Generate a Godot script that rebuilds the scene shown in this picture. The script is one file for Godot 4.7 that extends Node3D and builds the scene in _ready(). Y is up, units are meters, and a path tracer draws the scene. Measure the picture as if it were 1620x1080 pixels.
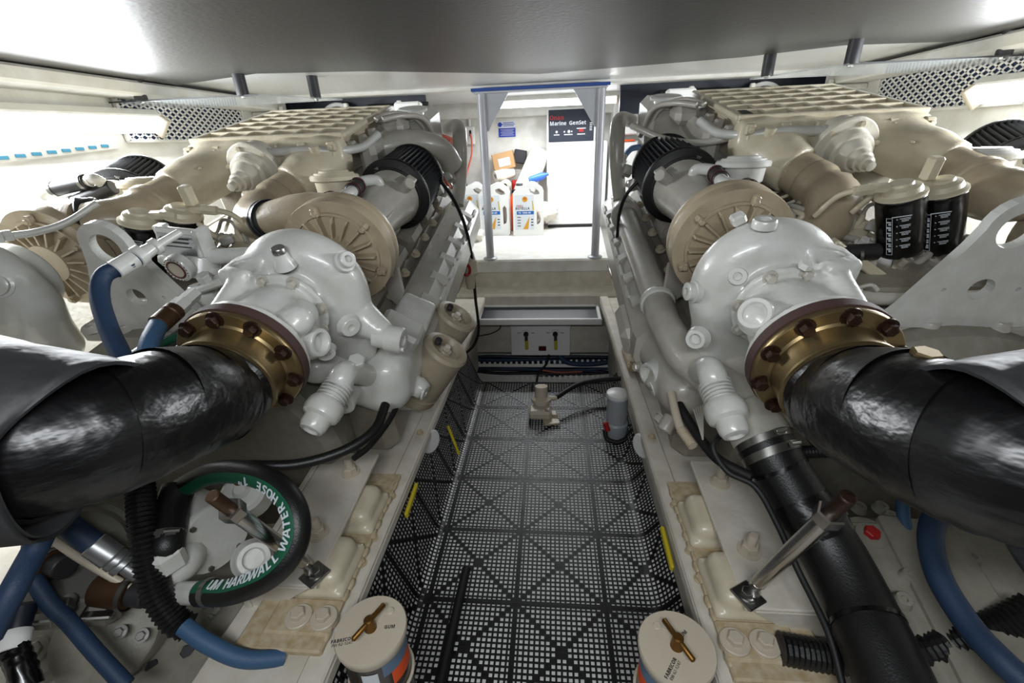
extends Node3D

var M := {}
var S := 1.0        # side being built: x' = S * x + SX
var SX := 0.0
var OFF := Vector3.ZERO
var CUR: Node3D
var G := 0
var taken := {}
var rng := RandomNumberGenerator.new()
var EB := Basis(Vector3.RIGHT, deg_to_rad(12.0))   # the engines stand nose-up by the shaft angle
const AX := Vector3(0, 0.2079, -0.9781)            # engine axis, forwards

# ------------------------------------------------------------------ helpers
func v(x: float, y: float, z: float) -> Vector3:
	return Vector3(x, y, z)

func E(x: float, a: float, h: float) -> Vector3:   # engine frame: across, along the shaft, up
	return Vector3(x, 1.145 + 0.2079 * a + 0.9781 * h, -1.2 - 0.9781 * a + 0.2079 * h)

func D(x: float, a: float, h: float) -> Vector3:
	return Vector3(x, 0.2079 * a + 0.9781 * h, -0.9781 * a + 0.2079 * h)

func nb() -> SurfaceTool:
	var st := SurfaceTool.new()
	st.begin(Mesh.PRIMITIVE_TRIANGLES)
	return st

func ng(st: SurfaceTool) -> void:
	G += 1
	st.set_smooth_group(G)

func fl(st: SurfaceTool) -> void:
	st.set_smooth_group(-1)

func tri(st: SurfaceTool, a: Vector3, b: Vector3, c: Vector3) -> void:
	var p := Vector3(S * a.x + SX, a.y, a.z) - OFF
	var q := Vector3(S * b.x + SX, b.y, b.z) - OFF
	var r := Vector3(S * c.x + SX, c.y, c.z) - OFF
	if p.is_equal_approx(q) or q.is_equal_approx(r) or p.is_equal_approx(r):
		return
	st.add_vertex(p)
	if S > 0.0:
		st.add_vertex(r); st.add_vertex(q)
	else:
		st.add_vertex(q); st.add_vertex(r)

func quad(st: SurfaceTool, a: Vector3, b: Vector3, c: Vector3, d: Vector3) -> void:
	tri(st, a, b, c)
	tri(st, a, c, d)

func frame(d: Vector3) -> Basis:                   # y along d
	var y := d.normalized()
	var n := Vector3.UP.cross(y)
	if n.length() < 0.05:
		n = Vector3.RIGHT
		n = (n - y * n.dot(y))
	n = n.normalized()
	return Basis(n, y, n.cross(y))

func ring(o: Vector3, n: Vector3, b: Vector3, r: float, seg: int) -> PackedVector3Array:
	var out := PackedVector3Array()
	for i in seg:
		var a := TAU * i / seg
		out.append(o + n * (r * cos(a)) + b * (r * sin(a)))
	return out

func skin(st: SurfaceTool, r0: PackedVector3Array, r1: PackedVector3Array) -> void:
	var n := r0.size()
	for j in n:
		var k := (j + 1) % n
		quad(st, r0[j], r0[k], r1[k], r1[j])

func fan(st: SurfaceTool, r: PackedVector3Array, up: bool) -> void:
	var c := Vector3.ZERO
	for p in r:
		c += p
	c /= r.size()
	for j in r.size():
		var k := (j + 1) % r.size()
		if up:
			tri(st, r[j], r[k], c)
		else:
			tri(st, r[k], r[j], c)

# profile: [radius, height, radius, height ...] along d from o
func lathe(st: SurfaceTool, o: Vector3, d: Vector3, prof: Array, seg := 28, sharp := 0.6, facet := false) -> void:
	var f := frame(d)
	var n := f.x
	var b := f.x.cross(f.y)
	b = -b
	# n x b must point along y
	if n.cross(b).dot(f.y) < 0.0:
		b = -b
	var last := Vector2.ZERO
	var prev := PackedVector3Array()
	for i in range(0, prof.size(), 2):
		var cur := ring(o + f.y * float(prof[i + 1]), n, b, maxf(float(prof[i]), 0.0), seg)
		if i > 0:
			var dir := Vector2(float(prof[i]) - float(prof[i - 2]), float(prof[i + 1]) - float(prof[i - 1]))
			if dir.length() > 1e-6:
				dir = dir.normalized()
				if facet:
					fl(st)
				elif i == 2 or absf(dir.angle_to(last)) > sharp:
					ng(st)
				last = dir
				skin(st, prev, cur)
		prev = cur

func cyl(st: SurfaceTool, a: Vector3, b: Vector3, r: float, seg := 20, bev := 0.0) -> void:
	var h := (b - a).length()
	var c := bev if bev > 0.0 else minf(r, h) * 0.12
	lathe(st, a, b - a, [0, 0, r - c, 0, r, c, r, h - c, r - c, h, 0, h], seg)

func hexb(st: SurfaceTool, o: Vector3, d: Vector3, r := 0.011, h := 0.009, washer := true) -> void:
	var y := d.normalized()
	var t := 0.0
	if washer:
		lathe(st, o - y * 0.002, y, [r * 1.45, 0, r * 1.45, 0.004, 0, 0.004], 16)
		t = 0.002
	lathe(st, o + y * (t - 0.001), y, [r, 0, r, h * 0.85, r * 0.86, h, 0, h], 6, 0.6, true)

func sock(st: SurfaceTool, o: Vector3, d: Vector3, r := 0.018, h := 0.014) -> void:   # round plug with a socket
	lathe(st, o, d, [r, 0, r, h * 0.75, r * 0.88, h, r * 0.5, h, r * 0.42, h * 0.45, 0, h * 0.45], 22)

func boss(st: SurfaceTool, o: Vector3, d: Vector3, r: float, h: float, hole: float, deep := 0.6) -> void:
	lathe(st, o, d, [r * 1.25, -h * 0.6, r * 1.04, h * 0.25, r, h * 0.85, r * 0.94, h, hole * 1.06, h, hole, h * 0.9, hole * 0.92, h * (1.0 - deep), 0, h * (1.0 - deep)], 30)

func spline(p: Array, sub := 8, closed := false) -> PackedVector3Array:
	var out := PackedVector3Array()
	var n := p.size()
	if n == 2:
		for k in sub + 1:
			out.append(p[0].lerp(p[1], float(k) / sub))
		return out
	for i in n - 1:
		var a: Vector3 = p[maxi(i - 1, 0)]
		var b: Vector3 = p[i]
		var c: Vector3 = p[i + 1]
		var d: Vector3 = p[mini(i + 2, n - 1)]
		if i == 0:
			a = b * 2.0 - c
		if i + 2 > n - 1:
			d = c * 2.0 - b
		for k in sub:
			var t := float(k) / sub
			out.append(0.5 * ((2.0 * b) + (c - a) * t + (2.0 * a - 5.0 * b + 4.0 * c - d) * t * t + (3.0 * b - a - 3.0 * c + d) * t * t * t))
	out.append(p[n - 1])
	return out

func sweep(st: SurfaceTool, pts: PackedVector3Array, rad: Array, seg := 14, caps := true, wob := 0.0, flat := 1.0, flatdir := Vector3.ZERO, facet := false) -> void:
	var n := pts.size()
	var t0 := (pts[1] - pts[0]).normalized()
	var nn := Vector3.UP.cross(t0)
	if nn.length() < 0.1:
		nn = Vector3.RIGHT.cross(t0)
	nn = nn.normalized()
	if flatdir != Vector3.ZERO:
		nn = (flatdir - t0 * flatdir.dot(t0)).normalized()
	var prev := PackedVector3Array()
	if facet:
		fl(st)
	else:
		ng(st)
	var first := PackedVector3Array()
	for i in n:
		var t := (pts[mini(i + 1, n - 1)] - pts[maxi(i - 1, 0)]).normalized()
		nn = (nn - t * nn.dot(t)).normalized()
		var b := t.cross(nn)
		var u := float(i) / maxf(n - 1, 1) * (rad.size() - 1)
		var k := mini(int(u), rad.size() - 1)
		var r: float = lerpf(rad[k], rad[mini(k + 1, rad.size() - 1)], u - k)
		var cur := PackedVector3Array()
		for j in seg:
			var a := TAU * j / seg
			var rr := r
			if wob > 0.0:
				rr += wob * (sin(a * 3.0 + i * 0.35) * 0.5 + sin(a * 7.0 - i * 0.9) * 0.35 + sin(a * 2.0 + i * 1.9) * 0.5 + sin(i * 2.3 + a) * 0.4)
			cur.append(pts[i] + nn * (rr * flat * cos(a)) + b * (rr * sin(a)))
		if i > 0:
			skin(st, prev, cur)
		else:
			first = cur
		prev = cur
	if caps:
		ng(st)
		fan(st, first, false)
		ng(st)
		fan(st, prev, true)

func tube(st: SurfaceTool, p: Array, r: float, seg := 12, sub := 8) -> void:
	sweep(st, spline(p, sub), [r], seg)

func corr(st: SurfaceTool, p: Array, r: float, pitch := 0.008, seg := 14, amp := 0.12) -> void:   # ribbed conduit
	var c := spline(p, 24)
	var total := 0.0
	for i in c.size() - 1:
		total += c[i].distance_to(c[i + 1])
	var pts := PackedVector3Array()
	var rad := []
	var steps := int(total / pitch) * 2
	var seglen := total / steps
	var acc := 0.0
	var want := 0.0
	var idx := 0
	for i in c.size() - 1:
		var l := c[i].distance_to(c[i + 1])
		while want <= acc + l + 1e-7 and idx <= steps:
			pts.append(c[i].lerp(c[i + 1], clampf((want - acc) / maxf(l, 1e-6), 0, 1)))
			rad.append(r if idx % 2 == 0 else r * (1.0 - amp))
			idx += 1
			want += seglen
		acc += l
	sweep(st, pts, rad, seg, true, 0.0, 1.0, Vector3.ZERO, true)

func box(st: SurfaceTool, c: Vector3, s: Vector3, b := Basis(), bev := 0.003) -> void:
	var h := s * 0.5
	bev = minf(bev, minf(h.x, minf(h.y, h.z)) * 0.8)
	fl(st)
	var P := func(sx: float, sy: float, sz: float, ax: int) -> Vector3:
		var q := Vector3(sx * (h.x - (0.0 if ax == 0 else bev)), sy * (h.y - (0.0 if ax == 1 else bev)), sz * (h.z - (0.0 if ax == 2 else bev)))
		return c + b * q
	for s1: float in [-1.0, 1.0]:
		# faces
		var fx := [P.call(s1, -1, -1, 0), P.call(s1, 1, -1, 0), P.call(s1, 1, 1, 0), P.call(s1, -1, 1, 0)]
		var fy := [P.call(-1, s1, -1, 1), P.call(-1, s1, 1, 1), P.call(1, s1, 1, 1), P.call(1, s1, -1, 1)]
		var fz := [P.call(-1, -1, s1, 2), P.call(1, -1, s1, 2), P.call(1, 1, s1, 2), P.call(-1, 1, s1, 2)]
		for f: Array in [fx, fy, fz]:
			if s1 > 0:
				quad(st, f[0], f[1], f[2], f[3])
			else:
				quad(st, f[3], f[2], f[1], f[0])
		for s2: float in [-1.0, 1.0]:
			# edges parallel to z (x,y), to x (y,z), to y (z,x)
			var ez := [P.call(s1, s2, -1, 0), P.call(s1, s2, 1, 0), P.call(s1, s2, 1, 1), P.call(s1, s2, -1, 1)]
			var ex := [P.call(-1, s1, s2, 1), P.call(1, s1, s2, 1), P.call(1, s1, s2, 2), P.call(-1, s1, s2, 2)]
			var ey := [P.call(s2, -1, s1, 2), P.call(s2, 1, s1, 2), P.call(s2, 1, s1, 0), P.call(s2, -1, s1, 0)]
			for e: Array in [ez, ex, ey]:
				if s1 * s2 < 0:
					quad(st, e[0], e[1], e[2], e[3])
				else:
					quad(st, e[3], e[2], e[1], e[0])
			for s3: float in [-1.0, 1.0]:
				if s1 * s2 * s3 > 0:
					tri(st, P.call(s1, s2, s3, 0), P.call(s1, s2, s3, 1), P.call(s1, s2, s3, 2))
				else:
					tri(st, P.call(s1, s2, s3, 2), P.call(s1, s2, s3, 1), P.call(s1, s2, s3, 0))

func circ(c: Vector2, r: float, n := 20) -> PackedVector2Array:
	var o := PackedVector2Array()
	for i in n:
		o.append(c + Vector2(r, 0).rotated(TAU * i / n))
	return o

# outline in the xy plane of xf, extruded along its z; holes are bridged in
func prism(st: SurfaceTool, xf: Transform3D, poly: PackedVector2Array, depth: float, holes := [], smooth := false) -> void:
	if Geometry2D.is_polygon_clockwise(poly):
		poly.reverse()
	var all := PackedVector2Array(poly)
	for h: PackedVector2Array in holes:
		if not Geometry2D.is_polygon_clockwise(h):
			h.reverse()
		var bi := 0
		var bj := 0
		var bd := 1e9
		for i in all.size():
			for j in h.size():
				var d := all[i].distance_squared_to(h[j])
				if d < bd:
					bd = d; bi = i; bj = j
		var out := PackedVector2Array()
		var gap := (h[bj] - all[bi]).orthogonal().normalized() * 2e-5
		for i in bi + 1:
			out.append(all[i])
		for j in h.size() + 1:
			out.append(h[(bj + j) % h.size()] + (gap if j == h.size() else Vector2.ZERO))
		out.append(all[bi] + gap)
		for i in range(bi + 1, all.size()):
			out.append(all[i])
		all = out
	var idx := Geometry2D.triangulate_polygon(all)
	if idx.is_empty():
		print("no triangles")
	fl(st)
	for i in range(0, idx.size(), 3):
		var a := all[idx[i]]
		var b := all[idx[i + 1]]
		var c := all[idx[i + 2]]
		if (b - a).cross(c - a) < 0:
			var t := b
			b = c
			c = t
		tri(st, xf * v(a.x, a.y, depth), xf * v(b.x, b.y, depth), xf * v(c.x, c.y, depth))
		tri(st, xf * v(c.x, c.y, 0), xf * v(b.x, b.y, 0), xf * v(a.x, a.y, 0))
	if smooth:
		ng(st)
	var loops := [poly]
	loops.append_array(holes)
	for l: PackedVector2Array in loops:
		for i in l.size():
			var a := l[i]
			var b := l[(i + 1) % l.size()]
			quad(st, xf * v(a.x, a.y, 0), xf * v(b.x, b.y, 0), xf * v(b.x, b.y, depth), xf * v(a.x, a.y, depth))

func ball(st: SurfaceTool, c: Vector3, r: Vector3, b := Basis(), seg := 18) -> void:
	ng(st)
	var prev := PackedVector3Array()
	for i in range(seg / 2 + 1):
		var t := PI * i / (seg / 2)
		var cur := PackedVector3Array()
		for j in seg:
			var a := TAU * j / seg
			cur.append(c + b * v(r.x * sin(t) * cos(a), -r.y * cos(t), -r.z * sin(t) * sin(a)))
		if i > 0:
			skin(st, prev, cur)
		prev = cur

func donut(st: SurfaceTool, c: Vector3, axis: Vector3, R: float, r: float, seg := 32, sec := 12) -> void:
	ng(st)
	var f := frame(axis)
	var n := f.x
	var w := f.y.cross(n)
	var rows := []
	for i in seg + 1:
		var a := TAU * i / seg
		var d := n * cos(a) + w * sin(a)
		var cur := PackedVector3Array()
		for j in sec:
			var t := TAU * j / sec
			cur.append(c + d * (R + r * cos(t)) - f.y * (r * sin(t)) * -1.0)
		rows.append(cur)
	for i in seg:
		skin(st, rows[i + 1], rows[i])

func band(st: SurfaceTool, c: Vector3, d: Vector3, r: float, w: float, t := 0.0015) -> void:   # hose clamp band
	var y := d.normalized()
	lathe(st, c - y * w * 0.5, y, [r, 0, r + t, 0, r + t, w, r, w], 28)

func clamp_(st: SurfaceTool, c: Vector3, d: Vector3, r: float, w: float, screw: Vector3) -> void:
	band(st, c, d, r, w)
	var y := d.normalized()
	var s := (screw - y * screw.dot(y)).normalized()
	var tn := y.cross(s)
	box(st, c + s * (r + 0.003), v(w * 0.8, 0.006, w * 1.1), Basis(y, s, tn), 0.001)
	cyl(st, c + s * (r + 0.007) - tn * w * 0.8, c + s * (r + 0.007) + tn * w * 0.8, w * 0.28, 10)

# --------------------------------------------------- smooth castings (distance field -> surface nets)
# prim: {t, a, b, ra, rb, k, sub}
func cap(a: Vector3, b: Vector3, ra: float, rb := -1.0, k := 0.02) -> Dictionary:
	return {"t": 0, "a": a, "b": b, "ra": ra, "rb": (ra if rb < 0 else rb), "k": k}

func rod(a: Vector3, b: Vector3, ra: float, rb := -1.0, k := 0.012, rd := 0.004) -> Dictionary:   # flat ended, maybe conical
	return {"t": 1, "a": a, "b": b, "ra": ra, "rb": (ra if rb < 0 else rb), "k": k, "rd": rd}

func tor(a: Vector3, ax: Vector3, R: float, r: float, k := 0.02) -> Dictionary:
	return {"t": 2, "a": a, "b": ax.normalized(), "ra": R, "rb": r, "k": k}

func blk(c: Vector3, s: Vector3, b := Basis(), rd := 0.01, k := 0.015) -> Dictionary:
	return {"t": 3, "a": c, "b": s * 0.5, "m": b.transposed(), "rd": rd, "k": k}

func cut(p: Dictionary) -> Dictionary:
	p["sub"] = true
	return p

func sd(p: Dictionary, x: Vector3) -> float:
	var a: Vector3 = p.a
	var b: Vector3 = p.b
	match int(p.t):
		0:
			var ab := b - a
			var t := clampf((x - a).dot(ab) / ab.length_squared(), 0.0, 1.0)
			return x.distance_to(a + ab * t) - lerpf(p.ra, p.rb, t)
		1:
			var ab2 := b - a
			var L := ab2.length()
			var y := (x - a).dot(ab2) / L
			var q := x - a - ab2 * (y / L)
			var rd: float = p.rd
			var dx := q.length() - lerpf(p.ra, p.rb, clampf(y / L, 0, 1)) + rd
			var dy := absf(y - L * 0.5) - L * 0.5 + rd
			return minf(maxf(dx, dy), 0.0) + Vector2(maxf(dx, 0), maxf(dy, 0)).length() - rd
		2:
			var h := (x - a).dot(b)
			var rr := (x - a - b * h).length() - float(p.ra)
			return Vector2(rr, h).length() - float(p.rb)
		_:
			var m: Basis = p.m
			var rd2: float = p.rd
			var l := m * (x - a)
			var d := l.abs() - b + Vector3.ONE * rd2
			return Vector3(maxf(d.x, 0), maxf(d.y, 0), maxf(d.z, 0)).length() + minf(maxf(d.x, maxf(d.y, d.z)), 0.0) - rd2

func prim_box(p: Dictionary) -> AABB:
	var a: Vector3 = p.a
	var b: Vector3 = p.b
	match int(p.t):
		0, 1:
			var r: float = maxf(p.ra, p.rb)
			return AABB(a, Vector3.ZERO).expand(b).grow(r)
		2:
			return AABB(a, Vector3.ZERO).grow(float(p.ra) + float(p.rb))
	return AABB(a, Vector3.ZERO).grow(b.length())

func cast(prims: Array, cell: float) -> PackedVector3Array:
	var bb: AABB
	var started := false
	for p: Dictionary in prims:
		if p.get("sub", false):
			continue
		bb = prim_box(p) if not started else bb.merge(prim_box(p))
		started = true
	bb = bb.grow(cell * 2.5)
	var nx := int(bb.size.x / cell) + 2
	var ny := int(bb.size.y / cell) + 2
	var nz := int(bb.size.z / cell) + 2
	var f := PackedFloat32Array()
	f.resize(nx * ny * nz)
	f.fill(1.0)
	for p: Dictionary in prims:
		var pb := prim_box(p).grow(float(p.k) * 2.0 + cell * 2.0)
		var lo := ((pb.position - bb.position) / cell).floor()
		var hi := ((pb.end - bb.position) / cell).ceil()
		var k: float = p.k
		var sub: bool = p.get("sub", false)
		for z in range(maxi(int(lo.z), 0), mini(int(hi.z) + 1, nz)):
			for y in range(maxi(int(lo.y), 0), mini(int(hi.y) + 1, ny)):
				var base := (z * ny + y) * nx
				for x in range(maxi(int(lo.x), 0), mini(int(hi.x) + 1, nx)):
					var d := sd(p, bb.position + Vector3(x, y, z) * cell)
					var o := f[base + x]
					if sub:
						var h2 := clampf(0.5 - 0.5 * (o + d) / k, 0.0, 1.0)
						f[base + x] = lerpf(o, -d, h2) + k * h2 * (1.0 - h2)
					else:
						var h := clampf(0.5 + 0.5 * (o - d) / k, 0.0, 1.0)
						f[base + x] = lerpf(o, d, h) - k * h * (1.0 - h)
	var ids := PackedInt32Array()
	ids.resize(nx * ny * nz)
	ids.fill(-1)
	var vs := PackedVector3Array()
	var off := [0, 1, nx, nx + 1, nx * ny, nx * ny + 1, nx * ny + nx, nx * ny + nx + 1]
	var cor := [v(0, 0, 0), v(1, 0, 0), v(0, 1, 0), v(1, 1, 0), v(0, 0, 1), v(1, 0, 1), v(0, 1, 1), v(1, 1, 1)]
	var edges := [[0, 1], [2, 3], [4, 5], [6, 7], [0, 2], [1, 3], [4, 6], [5, 7], [0, 4], [1, 5], [2, 6], [3, 7]]
	for z in nz - 1:
		for y in ny - 1:
			for x in nx - 1:
				var i0 := (z * ny + y) * nx + x
				var neg := 0
				for c in 8:
					if f[i0 + off[c]] < 0.0:
						neg += 1
				if neg == 0 or neg == 8:
					continue
				var sum := Vector3.ZERO
				var cnt := 0
				for e: Array in edges:
					var a := f[i0 + off[e[0]]]
					var b := f[i0 + off[e[1]]]
					if (a < 0.0) != (b < 0.0):
						var ca: Vector3 = cor[e[0]]
						sum += ca.lerp(cor[e[1]], a / (a - b))
						cnt += 1
				ids[i0] = vs.size()
				vs.append(bb.position + (Vector3(x, y, z) + sum / cnt) * cell)
	var out := PackedVector3Array()
	for z in range(1, nz - 1):
		for y in range(1, ny - 1):
			for x in range(1, nx - 1):
				var i0 := (z * ny + y) * nx + x
				var s0 := f[i0] < 0.0
				var sy := nx
				var sz := nx * ny
				for ax in 3:
					var st: int = [1, sy, sz][ax]
					if s0 == (f[i0 + st] < 0.0):
						continue
					var u: int = [sy, sz, 1][ax]
					var w: int = [sz, 1, sy][ax]
					var q := [ids[i0 - u - w], ids[i0 - w], ids[i0], ids[i0 - u]]
					if q[0] < 0 or q[1] < 0 or q[2] < 0 or q[3] < 0:
						continue
					if not s0:
						q.reverse()
					out.append_array([vs[q[0]], vs[q[1]], vs[q[2]], vs[q[0]], vs[q[2]], vs[q[3]]])
	return out

func pour(st: SurfaceTool, t: PackedVector3Array) -> void:
	ng(st)
	for i in range(0, t.size(), 3):
		tri(st, t[i], t[i + 1], t[i + 2])

# ------------------------------------------------------------------ nodes
func numbered(called: String) -> String:
	if not taken.has(called):
		taken[called] = 0
		return called
	taken[called] += 1
	return "%s_%03d" % [called, taken[called]]

func thing(called: String, label: String, category: String, at: Vector3, group := "") -> Node3D:
	var o := Node3D.new()
	o.name = numbered(called)
	add_child(o)
	o.position = at
	OFF = at
	o.set_meta("label", label)
	o.set_meta("category", category)
	if group:
		o.set_meta("group", group)
	CUR = o
	return o

func obj(called: String, st: SurfaceTool, m: Material, parent: Node = null) -> MeshInstance3D:
	st.generate_normals()
	var o := MeshInstance3D.new()
	o.mesh = st.commit()
	o.material_override = m
	o.cast_shadow = GeometryInstance3D.SHADOW_CASTING_SETTING_ON
	if parent == null:
		parent = CUR
	o.name = called if parent != self else numbered(called)
	parent.add_child(o, true)
	return o

func struct(called: String, st: SurfaceTool, m: Material) -> MeshInstance3D:
	var o := obj(called, st, m, self)
	o.set_meta("kind", "structure")
	o.set_meta("label", called.replace("_", " "))
	return o

func setup(called: String) -> void:      # start of a setting piece built in world coordinates
	OFF = Vector3.ZERO
	S = 1.0
	SX = 0.0
	CUR = self

func text(called: String, s: String, m: Material, parent: Node, at: Vector3, b: Basis, size: float, bold := true, font := "Droid Sans", depth := 0.0006) -> MeshInstance3D:
	var t := TextMesh.new()
	var f := SystemFont.new()
	f.font_names = PackedStringArray([font])
	f.font_weight = 700 if bold else 400
	t.font = f
	t.text = s
	t.font_size = 48
	t.pixel_size = size / 48.0
	t.depth = depth
	t.curve_step = 2.0
	var o := MeshInstance3D.new()
	o.mesh = t
	o.material_override = m
	o.name = called
	parent.add_child(o, true)
	o.transform = Transform3D(b, at - OFF)
	return o

func tex(fn: FastNoiseLite, a: Color, b: Color, n := 256) -> ImageTexture:
	var im := fn.get_seamless_image(n, n)
	im.convert(Image.FORMAT_RGB8)
	for y in n:
		for x in n:
			im.set_pixel(x, y, a.lerp(b, im.get_pixel(x, y).r))
	im.generate_mipmaps()
	return ImageTexture.create_from_image(im)

func spots(freq: float, level: float, c: Color, n := 256) -> ImageTexture:   # stains with an outline of their own
	var im := noise(freq, FastNoiseLite.TYPE_SIMPLEX_SMOOTH, 5, 77).get_seamless_image(n, n)
	im.convert(Image.FORMAT_RGB8)
	for y in n:
		for x in n:
			im.set_pixel(x, y, Color(1, 1, 1).lerp(c, smoothstep(level, level + 0.12, im.get_pixel(x, y).r)))
	im.generate_mipmaps()
	return ImageTexture.create_from_image(im)

func bump(fn: FastNoiseLite, strength: float, n := 256) -> ImageTexture:
	var im := fn.get_seamless_image(n, n)
	im.convert(Image.FORMAT_RGBA8)
	im.bump_map_to_normal_map(strength)
	im.generate_mipmaps()
	return ImageTexture.create_from_image(im)

func noise(freq: float, kind := FastNoiseLite.TYPE_SIMPLEX_SMOOTH, oct := 4, sd_ := 3) -> FastNoiseLite:
	var f := FastNoiseLite.new()
	f.noise_type = kind
	f.frequency = freq
	f.fractal_octaves = oct
	f.seed = sd_
	return f

func mat(c: Color, rough := 0.5, metal := 0.0, t: Texture2D = null, scale := 3.0, nrm: Texture2D = null, ns := 0.3, coat := 0.0) -> StandardMaterial3D:
	var m := StandardMaterial3D.new()
	m.albedo_color = c
	m.roughness = rough
	m.metallic = metal
	if t or nrm:
		m.uv1_triplanar = true
		m.uv1_scale = Vector3.ONE * scale
	if t:
		m.albedo_texture = t
	if nrm:
		m.normal_enabled = true
		m.normal_texture = nrm
		m.normal_scale = ns
	if coat > 0.0:
		m.clearcoat_enabled = true
		m.clearcoat = coat
		m.clearcoat_roughness = 0.15
	return m

# ------------------------------------------------------------------ the scene
func _ready() -> void:
	rng.seed = 7
	var cam := Camera3D.new()
	cam.name = "camera"
	add_child(cam)
	cam.fov = 75.3
	cam.near = 0.02
	cam.transform = Transform3D(Basis(v(0.9961, -0.036373, -0.080379), v(0.0, 0.911062, -0.412269), v(0.088226, 0.410661, 0.90751)).orthonormalized(), v(0.066, 1.43, 0))
	cam.current = true
	var we := WorldEnvironment.new()
	we.name = "environment"
	add_child(we)
	var env := Environment.new()
	env.background_mode = Environment.BG_COLOR
	env.background_color = Color(0.0, 0.0, 0.0)
	env.tonemap_mode = Environment.TONE_MAPPER_LINEAR
	env.tonemap_exposure = 0.75
	env.sdfgi_enabled = true
	env.ssao_enabled = true
	env.ssil_enabled = true
	we.environment = env
	materials()
	lamps()
	print("lamps")
	shell()
	print("shell")
	mats()
	forward_space()
	print("forward")
	casts()
	print("casts")
	for s in [-1.0, 1.0]:
		engine(s)
	print("engines")
	for s in [-1.0, 1.0]:
		exhaust(s)
		mounts(s)
		strainer(s)
	gearboxes()
	hoses()
	small_things()
	print("done")

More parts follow.
